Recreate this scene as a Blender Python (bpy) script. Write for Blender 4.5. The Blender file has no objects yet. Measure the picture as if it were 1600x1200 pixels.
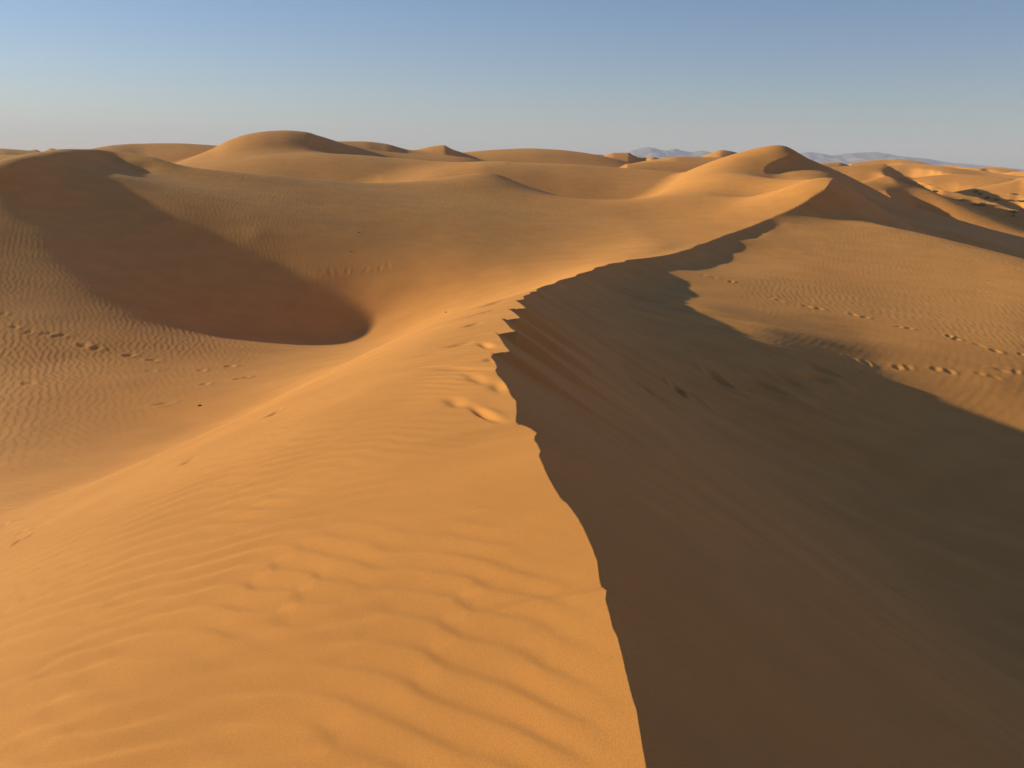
import bpy, math, time
import numpy as np

T0 = time.time()
C = bpy.context.scene.collection
SC = bpy.context.scene

# ------------------------------------------------------------------ camera
FOC = 1500.0                       # focal length in photograph pixels (1600 wide)
PITCH = math.radians(12.95)
ROLL = math.radians(1.1)
EYE = np.array([0.0, 0.0, 1.6])
cam_data = bpy.data.cameras.new('camera')
cam = bpy.data.objects.new('camera', cam_data)
C.objects.link(cam)
cam_data.sensor_width = 36.0
cam_data.lens = 36.0 * FOC / 1600.0
cam_data.clip_start = 0.05
cam_data.clip_end = 60000.0
fw = np.array([0, math.cos(PITCH), -math.sin(PITCH)])
r0 = np.array([1.0, 0, 0])
u0 = np.array([0, math.sin(PITCH), math.cos(PITCH)])
rt = math.cos(ROLL) * r0 + math.sin(ROLL) * u0
up = -math.sin(ROLL) * r0 + math.cos(ROLL) * u0
import mathutils
M = mathutils.Matrix(((rt[0], up[0], -fw[0], EYE[0]), (rt[1], up[1], -fw[1], EYE[1]),
                      (rt[2], up[2], -fw[2], EYE[2]), (0, 0, 0, 1)))
cam.matrix_world = M
SC.camera = cam

# ------------------------------------------------------------------ light
SUN_AHEAD = math.radians(19)       # the sun stands to the left, this far ahead of square left
SUN_EL = math.radians(14)
sdir = np.array([-math.cos(SUN_AHEAD) * math.cos(SUN_EL), math.sin(SUN_AHEAD) * math.cos(SUN_EL), math.sin(SUN_EL)])
world = bpy.data.worlds.new('World')
SC.world = world
world.use_nodes = True
wn = world.node_tree
bg = wn.nodes['Background']
sky = wn.nodes.new('ShaderNodeTexSky')
sky.sky_type = 'NISHITA'
sky.sun_disc = False
sky.sun_elevation = SUN_EL
sky.sun_rotation = math.radians(-71)
sky.altitude = 0
sky.air_density = 1.0
sky.dust_density = 0.15
sky.ozone_density = 3.0
tint = wn.nodes.new('ShaderNodeHueSaturation')     # clear dry air: a slightly deeper blue overall
tint.inputs['Saturation'].default_value = 1.08
wn.links.new(sky.outputs[0], tint.inputs['Color'])
tm = wn.nodes.new('ShaderNodeVectorMath'); tm.operation = 'MULTIPLY'
tm.inputs[1].default_value = (1.03, .96, 1.11)
wn.links.new(tint.outputs[0], tm.inputs[0])
wn.links.new(tm.outputs[0], bg.inputs[0])
bg.inputs[1].default_value = 0.053
sl = bpy.data.lights.new('sun', 'SUN')
sl.energy = 5.0
sl.angle = math.radians(0.53)
sl.color = (1.0, 0.85, 0.50)
sun = bpy.data.objects.new('sun', sl)
C.objects.link(sun)
sun.rotation_euler = mathutils.Vector(-sdir).to_track_quat('-Z', 'Y').to_euler()
SC.view_settings.view_transform = 'Standard'
SC.view_settings.look = 'None'
SC.view_settings.gamma = 1
SC.view_settings.exposure = 0.99
SC.view_settings.use_curve_mapping = False

# ------------------------------------------------------------------ survey helpers
def sight(u, v):
    q = fw + (u - 800) / FOC * rt - (v - 600) / FOC * up
    return q / q[1]
def pY(u, v, Y):
    return EYE + sight(u, v) * Y
def pz(u, v, z):
    q = sight(u, v)
    return EYE + q * (z - EYE[2]) / q[2]

def smooth(a, b, x):
    t = np.clip((x - a) / (b - a), 0, 1)
    return t * t * (3 - 2 * t)

rng = np.random.default_rng(7)
LAT = rng.random((256, 256))
def vnoise(x, y, s, off=0.0):
    x = x / s + off * 17.3 + 1000
    y = y / s + off * 5.7 + 1000
    xi = np.floor(x).astype(np.int64); yi = np.floor(y).astype(np.int64)
    fx = x - xi; fy = y - yi
    fx = fx ** 3 * (fx * (fx * 6 - 15) + 10); fy = fy ** 3 * (fy * (fy * 6 - 15) + 10)
    xi &= 255; yi &= 255; x1 = (xi + 1) & 255; y1 = (yi + 1) & 255
    a = LAT[xi, yi] * (1 - fx) + LAT[x1, yi] * fx
    b = LAT[xi, y1] * (1 - fx) + LAT[x1, y1] * fx
    return (a * (1 - fy) + b * fy) * 2 - 1

# ------------------------------------------------------------------ crest lines
K1_NEAR = [(1010,1200,0),(976,1042,0),(946,930,0),(900,805,0),(862,742,-.02),(832,685,-.05),(803,640,-.1),(785,590,-.15),
           (778,550,-.25),(788,515,-.45),(805,485,-.75),(830,462,-1.1),(860,447,-1.4),(900,432,-1.7),(960,412,-2.0),
           (1020,402,-2.15),(1065,393,-2.2),(1110,378,-2.1),(1160,360,-1.8),(1200,343,-1.4),(1250,322,-.7)]
K1 = np.array([pz(*k) for k in K1_NEAR] + [pY(1285,299,64), pY(1305,279,68)])
K1 = np.vstack([[.8,-120,-1.0],[.6,-40,.3],[.48,-12,.2],[.43,-3,.05],[.40,0,0],[.395,1.4,0], K1])
R1 = np.array([pY(1318,286,69), pY(1340,301,70), pY(1400,341,71.5), pY(1440,351,72), pY(1480,360,72), pY(1540,374,72), pY(1600,391,72.5), pY(1700,420,73), pY(1850,470,74)])
K2 = np.array([pY(1290,278,73), pY(1262,281,79), pY(1235,284,85), pY(1215,281,88), pY(1195,272,90.5), pY(1193,266,92), pY(1199,259,93.5), pY(1216,251,95),
               pY(1236,244,97), pY(1240,238,98.5), pY(1262,247,99), pY(1310,267,97), pY(1350,287,93.5), pY(1400,313,93), pY(1450,330,91.5), pY(1500,344,90), pY(1560,361,88.5), pY(1640,380,87), pY(1800,425,85)])

def chaikin(P, n=2):
    for _ in range(n):
        Q = [P[0]]
        for a, b in zip(P[:-1], P[1:]):
            Q += [a * .75 + b * .25, a * .25 + b * .75]
        Q.append(P[-1]); P = np.array(Q)
    return P
K1s = K1.copy()
K1s = chaikin(K1s[:-1], 1)
K1s = np.vstack([K1s, K1[-1:]])
R1s = chaikin(np.vstack([K1[-1:], R1]), 1)
K2s = chaikin(np.vstack([K1[-1:], K2]), 1)
# smooth crest as x(Y), z(Y)
CY = K1s[:, 1]; CX = K1s[:, 0]; CZ = K1s[:, 2]
def crest_x(Y): return np.interp(Y, CY, CX)
def crest_z(Y): return np.interp(Y, CY, CZ)
# the broken edge where wind and feet have notched the crest (traced edge, bottom to far)
EDGE = [(1010,1200),(1003,1160),(995,1110),(987,1085),(977,1045),(974,1030),(965,995),(957,978),(953,960),(946,936),(948,919),(940,916),
        (937,905),(933,875),(925,855),(912,825),(900,805),(886,786),(876,778),(865,760),(855,742),(848,725),(842,712),(845,706),(840,695),
        (835,688),(836,682),(840,678),(830,670),(820,665),(806,661),(808,645),(807,628),(799,620),(795,610),(788,600),(777,588),(774,580),
        (777,577),(773,566),(767,559),(771,555),(767,551.5),(798,550.5),(789,540),(781,527),(776,521),(772,518),(807,524),(799,514),(791,505),(786,500),(783,498),
        (814,497.5),(807,491),(799,485),(793,482.5),(823,481.5),(815,475),(806,469.5),(820,467.5),(818,463),(830,458.5),(828,456),(840,454.5),(838,452),
        (852,446.5),(866,443.5),(874,438),(884,435.5),(899,432),(903,428.5),(913,426),(926,422.5),(931,418.5),(945,416),(953,412.5),(976,409.5),(980,406.5),(1000,404.5),
        (1020,402.3),(1065,393),(1085,387),(1090,384),(1110,378),(1125,372),(1129,369),(1160,360),(1178,352),(1182,349),(1200,343),(1225,332),(1229,329),(1250,322),(1275,306)]
def edge_table():
    Ys = []; D = []
    for (u, v) in EDGE:
        # walk along the smooth crest's height until the sight line meets it
        z = 0.0
        for _ in range(40):
            p = pz(u, v, z); z = z * .5 + .5 * float(crest_z(p[1]))
        Ys.append(p[1]); D.append(p[0] - float(crest_x(p[1])))
    Ys = np.array(Ys); D = np.array(D)
    o = np.maximum.accumulate(Ys)
    o = o + np.arange(len(o)) * 1e-5
    return o, D
EY, ED = edge_table()
def edge_dx(Y):
    w = smooth(1.8, 2.3, Y) * (1 - smooth(52, 57, Y))
    return np.interp(Y, EY, ED) * w

def pip(x, y, poly):
    inside = np.zeros(x.shape, bool)
    n = len(poly)
    for i in range(n):
        x1, y1 = poly[i]; x2, y2 = poly[(i + 1) % n]
        if y1 == y2: continue
        c = ((y1 > y) != (y2 > y))
        inside ^= c & (x < (x2 - x1) * (y - y1) / (y2 - y1) + x1)
    return inside

# ------------------------------------------------------------------ thin plate sheets
class TPS:
    def __init__(s, P, lam=0.0):
        P = np.array(P, float)
        lamv = P[:, 3] if P.shape[1] > 3 else np.full(len(P), lam)
        s.S = 50.0
        X = P[:, :2] / s.S
        n = len(P)
        d = ((X[:, None] - X[None]) ** 2).sum(-1)
        K = .5 * d * np.log(np.maximum(d, 1e-18))
        K += np.diag(lamv)
        A = np.zeros((n + 3, n + 3)); A[:n, :n] = K
        A[:n, n] = 1; A[:n, n + 1:] = X; A[n:, :n] = A[:n, n:].T
        w = np.linalg.solve(A, np.concatenate([P[:, 2], [0, 0, 0]]))
        s.X = X; s.w = w[:n]; s.a = w[n:]
    def __call__(s, x, y):
        out = np.empty(x.shape, float)
        xs = x.ravel() / s.S; ys = y.ravel() / s.S; o = out.ravel()
        X = s.X.astype(np.float32); w = (s.w * .5)
        for i in range(0, len(xs), 40000):
            a = xs[i:i + 40000]; b = ys[i:i + 40000]
            d = (a[:, None] - s.X[:, 0]) ** 2 + (b[:, None] - s.X[:, 1]) ** 2
            np.maximum(d, 1e-18, out=d)
            d *= np.log(d.astype(np.float32))
            o[i:i + 40000] = d @ w + s.a[0] + s.a[1] * a + s.a[2] * b
        return out

def resample(P, step):
    P = np.array(P); out = [P[0]]; acc = 0
    for a, b in zip(P[:-1], P[1:]):
        L = np.hypot(*(b - a)[:2]); n = max(1, int(round(L / step(a))))
        for k in range(1, n + 1): out.append(a + (b - a) * k / n)
    return np.array(out)
def near_step(a): return max(.45, abs(a[1]) * .055) if a[1] > 0 else 6.0
KC = resample(K1s, near_step)
RC = resample(R1s, lambda a: 3.0)
K2C = resample(K2s, lambda a: 2.2)

L1 = 2e-3   # smoothing given to the soft control points
def soft(pts, l=L1): return [(*p[:3], l) for p in pts]
hard = [(*p, 0.0) for p in KC]

# windward sheet: left flank of the ridge, left basin, shaded dune, windward face of the far peak
W = list(hard) + [(*p, 0.0) for p in K2C[1:]]
for p in RC[1:]: W.append((*p, L1))
for Y in (-25, -12, -6, -2, 0, 2, 3.2, 4.5, 6, 8, 10.5):
    cx, cz = float(crest_x(Y)), float(crest_z(Y))
    for dd, dr in ((.5,.1),(1.1,.24),(2,.54),(3,.97),(4,1.47),(5.2,2.1),(6.5,2.75),(8,3.4),(9.5,3.9),(12,4.5),(15,4.8)):
        W.append((cx - dd, Y + .12 * dd, cz - dr, L1 * .3))
for Y in (13, 16, 20):
    cx, cz = float(crest_x(Y)), float(crest_z(Y))
    for dd, dr in ((.6,.1),(1.4,.3),(2.5,.75),(4,1.6),(5.5,2.5)):
        W.append((cx - dd, Y + .12 * dd, cz - dr, L1 * .3))
W += soft([pY(*k) for k in [
    (300,700,19.5),(100,700,22),(0,750,20),(0,850,15.5),(100,600,28),(0,650,24.5),(0,600,27),(0,550,29.5),(0,500,32.5),(0,400,38.2),(0,345,42),(0,450,35),(0,292,47.3),
    (200,600,25.5),(400,600,27.5),(300,600,26.5),(500,560,34.5),
    (100,400,39.6),(200,400,41.3),(300,400,42.5),(300,500,37),(200,480,35),(100,480,33.2),(150,540,29.8),(450,537,37),(100,300,49.7),(60,270,51.5),(60,300,47.8),(60,330,46),(75,362,43.8),(100,255,56),(180,250,63.5),(180,262,62.3),(220,252,62),(220,262,61),(250,262,60.5),(150,255,60),(110,345,46.3),(200,350,45),
    (165,273,55),(220,285,52),(300,300,51.5),(300,325,48.5),(400,300,54.5),(400,325,49.6),(400,352,46.4),(500,350,49),(500,320,54.5),(500,400,45),(600,400,46),(700,400,47),(800,400,47.3),(700,350,52),(600,350,51),(700,320,59),(600,320,56),(700,300,69),(600,300,66),(800,330,61),(900,350,59),
    (600,450,42),(700,440,43),(700,480,40.5),(750,450,42.5),(800,430,42),(850,435,36),(880,415,41),(900,400,45),(900,380,50),(950,380,49),(1000,380,48),(600,500,39),
    (1000,350,58),(1100,340,62),(1150,320,67),(1100,300,73),(1160,300,76),(1200,310,72),(1250,295,74),(1160,270,87),(1130,280,82),(1060,320,68)]])
D1SKY = [(-350,400,36),(-200,372,40),(-120,322,44),(-50,284,47.2),(0,262,49),(60,243,53),(110,235,59),(150,232,65),(200,238,64),(240,249,62.5),(280,262,61.5),(340,268,61.5),(400,272,63),(500,281,68),(600,287,75),
         (650,284,79.5),(700,276,81),(735,271.5,82),(765,270.5,82.5),(785,275,82.5),(810,286,81),(840,296,79),(885,310,77),(950,313,77)]

def shade_edge(crest, pix, y0, y1, ahead=SUN_AHEAD, el=SUN_EL):
    """ground points at which a crest's shadow would end in the given sight lines"""
    sx, sy, t = -math.cos(ahead), math.sin(ahead), math.tan(el); out = []
    A = crest[:-1]; Bv = crest[1:] - A
    for u, v in pix:
        prev = None
        for Yq in np.arange(y0, y1, .05):
            p = pY(u, v, Yq); wx = p[0] - A[:, 0]; wy = p[1] - A[:, 1]
            den = -Bv[:, 0] * sy + Bv[:, 1] * sx
            mm = (-wx * sy + wy * sx) / den
            LL = (A[:, 0] + Bv[:, 0] * mm - p[0]) * sx + (A[:, 1] + Bv[:, 1] * mm - p[1]) * sy
            ok = (mm >= 0) & (mm < 1) & (LL > 0)
            if not ok.any(): prev = None; continue
            g_ = (A[ok, 2] + Bv[ok, 2] * mm[ok] - LL[ok] * t).max() - p[2]
            if prev is not None and prev * g_ < 0: out.append(tuple(p)); break
            prev = g_
    return out
EDGE1 = shade_edge(np.array([pY(*k) for k in D1SKY[:9]]), [(170,276),(200,298),(235,322),(270,345),(340,370),(400,395),(450,420),(500,445),(560,480),(585,505),(560,527)], 20, 60)
print('edge', [tuple(round(float(c), 1) for c in p) for p in EDGE1])
# ground heights solved so that the shaded dune's shadow ends there
W += [(x, y, z, L1 * .05) for x, y, z in EDGE1]
D1P = chaikin(np.array(D1SKY, float), 2)
for n_, k in enumerate(D1P):
    p = pY(*k); W.append((*p, L1 * .01))
    if n_ % 3: continue
    if k[0] < 175:
        if 0 <= k[0] <= 150:
            W.append((p[0] + 1.4, p[1] - .5, p[2] - .55, L1 * .1)); W.append((p[0] + 3.0, p[1] - 1.2, p[2] - 1.05, L1 * .5))
        W.append((p[0] - 3.0, p[1] + .6, p[2] - .75, L1)); W.append((p[0] - 8, p[1] + 1.5, p[2] - 2.3, L1 * 3))
    else:
        for q in ((-1.5, 7, -.9), (-4, 17, -1.9)): W.append((p[0] + q[0], p[1] + q[1], p[2] + q[2], L1 * 3))
for q in ((-1.0, 6, -1.0), (-3, 14, -2.2)):
    p = pY(165, 232.5, 66); W.append((p[0] + q[0], p[1] + q[1], p[2] + q[2], L1 * 2))
# skyline of the far peak
for k in [(1000,311,79),(1060,294,84),(1100,273,90),(1150,249,96),(1180,237.5,99),(1205,229,100),(1222,226.3,100.5),(1231,229,100)]:
    p = pY(*k); W.append((*p, L1 * .1))
    W.append((*(p + np.array([-5, 9, -2.2])), L1 * 2)); W.append((*(p + np.array([-9, 20, -4.2])), L1 * 2))
for k in [(1262,247,99),(1310,267,97),(1400,313,93),(1500,344,90),(1560,361,88.5),(1700,400,86)]:
    p = pY(*k); W.append((*(p + np.array([0, 9, -1.6])), L1 * 2))
W += [(-30,14,-4.8,L1),(-30,26,-4.2,L1),(-40,5,-4.6,L1),(-50,30,-4,L1),(-45,60,-3,L1),(-30,-20,-4.2,L1),(-60,-40,-4,L1),(-16,5,-4.9,L1),(-20,-5,-4.8,L1),
      (-60,100,-4,L1),(-20,115,-4,L1),(20,125,-4,L1),(60,140,-6,L1),(0,112,-3.6,L1)]
SW = TPS(W)

# slip face and right hand basin
N = list(hard) + [(*p, 0.0) for p in RC[1:]]
for Y in (-25, -12, -6, -2, 0, 2, 3.2, 4.5, 6, 8, 10.5, 13, 16, 20):
    cx, cz = float(crest_x(Y)), float(crest_z(Y))
    nx, ny = (.97, -.22) if Y > 12 else (1, 0)
    fl = -5.6 + .03 * max(Y, 0)
    for dd in (.35, .8, 1.6, 2.8, 4.2, 6, 7.5):
        z = cz - .63 * dd
        if z < fl + 1.3: z = (fl + 1.3) - (fl + 1.3 - z) * .55
        N.append((cx + nx * dd, Y + ny * dd, z, L1 * .2))
for Y in (25, 30, 35):
    cx, cz = float(crest_x(Y)), float(crest_z(Y))
    for dd in (.4, 1.0, 1.8): N.append((cx + .95 * dd, Y - .3 * dd, cz - .52 * dd, L1 * .2))
EDGE2 = shade_edge(K1, [(1168,382),(1163,393),(1150,402),(1130,410),(1110,416),(1088,420),(1067,424),(1067,436),(1075,452),(1087,470),(1100,483),(1123,502),(1150,520),(1195,540),(1250,555),(1370,580),(1480,625),(1600,670)], 12, 66)
print('edge', [tuple(round(float(c), 1) for c in p) for p in EDGE2])
N += [(x, y, z, L1 * .2) for x, y, z in EDGE2]
N += soft([pY(*k) for k in [(1225,338,58.3),(1250,338,60.4),(1300,340,61.8),(1350,345,61),(1400,353,58),(1450,365,54),(1500,384,52),(1600,427,47),
     (1250,400,44),(1350,400,46),(1450,420,42),(1600,500,36),(1350,470,34),(1200,420,40),(1250,480,31.5),(1450,520,30),(1600,580,28),(1150,450,35),(1350,540,29),(1450,560,27.5),(1550,600,25.5),(1200,500,27.5),
     (1100,520,26),(1200,590,22),(1100,600,20),(1250,620,20.5),(1400,700,19)]])
for Yq in (38, 41, 44, 47, 50, 53):
    cx, cz = float(crest_x(Yq)), float(crest_z(Yq)); N.append((cx + .75, Yq - .45, cz - .34, L1 * .3))
for Yq in (55, 58, 61, 64):
    cx, cz = float(crest_x(Yq)), float(crest_z(Yq)); N.append((cx + .7, Yq - .5, cz - .3, L1 * .1))
N += soft([pY(*k) for k in [(1400,349,66),(1500,377,65.5),(1600,402,69.5),(1600,414,66)]])
N += [(12,10,-5.6,L1),(13.5,17,-5.0,L1),(20,18,-5.6,L1),(25,28,-5.6,L1),(20,5,-6,L1),(35,30,-5.9,L1),(30,10,-6.2,L1),(14,0,-6,L1),(16,-15,-6.2,L1),(30,-20,-6.5,L1),(45,40,-6.2,L1),(60,60,-6.6,L1),
      (40,55,-5.6,L1),(62,84,-7.6,L1),(30,66,-4.0,L1),(36,66,-5.0,L1),(46,72,-6.0,L1),(25,65,-2.4,L1),(60,-60,-7,L1)]
SN = TPS(N)

# bowl between the far peak's two arms
B = [(*p, 0.0) for p in K2C] + [(*p, 0.0) for p in RC[1:]]
B += soft([pY(*k) for k in [(1206,270,92.5),(1212,262,94),(1225,258,95),(1240,255,95.5),(1240,270,91.5),(1225,276,90),(1250,280,85.5),(1300,285,86),(1290,272,92),
     (1330,290,90),(1330,304,82),(1400,324,88),(1400,337,78),(1450,339,87),(1500,352,86),(1500,360,77),(1550,366,85),(1600,380,83.5)]], L1 * .3)
B += [(58,76,-6.8,L1)]
SB = TPS(B)

polyN = [tuple(p[:2]) for p in K1s] + [tuple(p[:2]) for p in R1s[1:]] + [(4000, 2200), (4000, -4000), (.8, -4000)]
polyB = [tuple(p[:2]) for p in R1s] + [tuple(p[:2]) for p in K2s[1:]][::-1]

# ------------------------------------------------------------------ dunes beyond
class Ridge:
    """a dune given by its crest line (sorted by bearing), with a front and a back slope"""
    def __init__(s, pts, wf, wb, base, pw=1.0):
        P = np.array([pY(*p) for p in pts])
        s.b = P[:, 0] / P[:, 1]; s.Y = P[:, 1]; s.z = P[:, 2]
        s.bb = np.linspace(s.b[0], s.b[-1], 400)
        s.zz = s._hermite(s.z); s.YY = s._hermite(s.Y)
        s.skew = .9 if s.b[0] > .30 else 0.0      # arms of the right hand dunes trail down to the right
        s.wf = wf; s.wb = wb; s.base = base; s.pw = pw
    def _hermite(s, v):
        b = s.b; d = np.diff(v) / np.diff(b); m = np.zeros(len(b))
        m[1:-1] = np.where(d[:-1] * d[1:] > 0, 2 * d[:-1] * d[1:] / (d[:-1] + d[1:] + 1e-12), 0)
        m[0] = d[0]; m[-1] = d[-1]
        i = np.clip(np.searchsorted(b, s.bb) - 1, 0, len(b) - 2)
        h = b[i + 1] - b[i]; t = (s.bb - b[i]) / h
        return ((2*t**3-3*t**2+1)*v[i] + (t**3-2*t**2+t)*h*m[i] + (-2*t**3+3*t**2)*v[i+1] + (t**3-t**2)*h*m[i+1])
    def __call__(s, x, y):
        b = x / np.maximum(y, 1e-3)
        if s.skew:
            Y0 = np.interp(b, s.bb, s.YY)
            b = b - s.skew * np.clip(Y0 - y, 0, s.wf) / Y0 * (1 - np.exp(-np.clip(Y0 - y, 0, 99) / 3))
        z = np.interp(b, s.bb, s.zz); Y = np.interp(b, s.bb, s.YY)
        out = np.maximum(s.b[0] - b, 0) + np.maximum(b - s.b[-1], 0)
        z = z - out * Y * .45
        t = np.where(y < Y, (Y - y) / s.wf, (y - Y) / s.wb)
        t = np.clip(t, 0, 1.0)
        pr = (1 - t * t) ** 2 if s.pw == 1.0 else (1 - t ** s.pw) ** 2
        h = s.base + (z - s.base) * pr
        return np.where((y > 5) & (z > s.base) & (t < 1), h, -50.0)

FAR = [
 # hump right of the centre with rippled face
 ('rippled dune in the middle distance', Ridge([(596,289,96),(640,278,99),(680,268,102),(720,260,105),(760,254.5,107),(810,253.7,109),(880,256,110.5),(960,261.3,111),(1040,267,110),(1110,275,107)], 40, 40, -3)),
 # highest hill
 ('tallest dune on the skyline', Ridge([(270,258,128),(300,246,129),(330,234,130),(360,219,131),(390,209.5,132),(420,205,133),(450,204,134),(475,206,135),(500,213,136),(520,219,137),(545,227,138),(580,234,139),(630,239,140),(690,241.5,141),(730,246,140),(760,253,140),(790,262,138)], 34, 50, -2)),
 ('broad sunlit apron of sand below the tallest dune', Ridge([(230,268,112),(300,258,113),(360,248,114),(430,241,115),(500,239,116),(560,242,116),(620,247,116),(700,253,115),(790,262,113)], 34, 30, -3)),
 ('', Ridge([(140,233,150),(180,226.5,155),(230,224,160),(280,224,160),(330,227,160),(380,232,158),(430,240,155)], 60, 60, -5)),
 ('', Ridge([(500,223,180),(530,220.5,183),(570,220.5,185),(600,224,186),(640,234,186),(670,237,186),(700,239,185)], 50, 60, -5)),
 ('', Ridge([(630,240,190),(655,233,190),(675,228.5,190),(695,226.8,190),(699,229,190),(708,233.5,190),(722,238,190),(745,246,188)], 40, 50, -5)),
 ('', Ridge([(690,242,215),(740,236.5,220),(790,233,222),(830,232,223),(870,234,223),(920,240,222),(960,248,220),(985,255,218),(1010,262,215)], 60, 60, -5)),
 ('', Ridge([(880,243,300),(920,240.5,305),(945,242,310),(970,246,310)], 50, 60, -5)),
 ('', Ridge([(935,247,265),(950,241,265),(960,239,265),(982,239,265),(990,243,265),(1003,247,265),(1020,245.5,262),(1035,249,262),(1050,254,260)], 40, 50, -5)),
 ('', Ridge([(990,255,205),(1030,248.5,206),(1060,244.5,207),(1100,244.8,208),(1130,246,208),(1160,248,208),(1200,254,205)], 50, 50, -5)),
 ('', Ridge([(1095,245,330),(1112,238.5,330),(1128,234.5,330),(1140,236,330),(1160,241,330),(1190,246,325)], 40, 60, -5)),
 ('', Ridge([(980,256,180),(1040,252,182),(1090,253.5,182),(1130,258,181),(1180,266,178)], 30, 40, -5)),
 # right hand group
 ('', Ridge([(1270,272,150),(1300,262,155),(1340,258.5,158),(1375,256,160),(1392,263,158),(1410,273,155),(1440,284,150),(1480,300,145)], 26, 50, -7)),
 ('', Ridge([(1320,290,132),(1355,282,134),(1385,275.5,135),(1407,284,134),(1450,297,132),(1500,318,130),(1560,346,128),(1620,372,126)], 15, 34, -7)),
 ('', Ridge([(1350,262,240),(1400,258,245),(1430,256,248),(1450,258,248),(1475,262,246),(1500,265,244),(1560,273,240)], 60, 60, -6)),
 ('', Ridge([(1250,262,260),(1285,255,262),(1310,254,263),(1335,261,262),(1360,265,260)], 40, 50, -6)),
 ('', Ridge([(1330,255,330),(1370,250,335),(1395,249,338),(1425,254,338),(1445,259,336),(1500,264,330)], 60, 60, -6)),
 ('', Ridge([(1400,282,190),(1450,275,192),(1500,272,194),(1550,276,194),(1620,286,190),(1700,300,186)], 40, 40, -7)),
 ('', Ridge([(1490,300,155),(1540,291,158),(1580,283,160),(1597,278,161),(1612,284,160),(1660,292,158)], 30, 40, -8)),
 ('', Ridge([(1460,266,420),(1478,259,420),(1500,261,420),(1530,262.5,420),(1545,260,425),(1565,264,425),(1600,267,420),(1650,270,420)], 60, 60, -6)),
 ('', Ridge([(1560,272,300),(1590,267.5,300),(1620,267,300),(1660,272,300)], 50, 50, -6)),
 # far left
 ('', Ridge([(-60,236,210),(0,232,210),(30,234,212),(60,237,213),(90,240,214),(140,246,212)], 60, 60, -5)),
 ('', Ridge([(-200,244,150),(-60,243,150),(20,242,150),(70,243,150),(110,248,148)], 40, 50, -5)),
 ('', Ridge([(38,238,330),(55,233.5,330),(66,237,330),(80,231.5,330),(98,236,330),(130,240,330)], 30, 60, -5)),
]

def far_field(x, y):
    r = np.hypot(x, y)
    n = vnoise(x, y * .55, 75, 1) * .5 + vnoise(x, y * .7, 31, 2) * .3
    rg = 1 - np.abs(vnoise(x, y * .6, 120, 3))
    amp = np.interp(r, [150, 320, 700, 2500, 8000], [.4, 2.0, 4.6, 6.5, 6.0])
    base = np.interp(r, [100, 200, 600, 7000], [-5.0, -6.0, -5.0, -3.5])
    right = smooth(.15, .35, x / np.maximum(y, 1))
    base = base - right * np.interp(r, [100, 160, 300, 500], [2.5, 2.0, 1.0, 0])
    top = base + amp * (n * .6 + rg * .75)
    return np.minimum(top, 1.3 + r * .0006)

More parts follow.
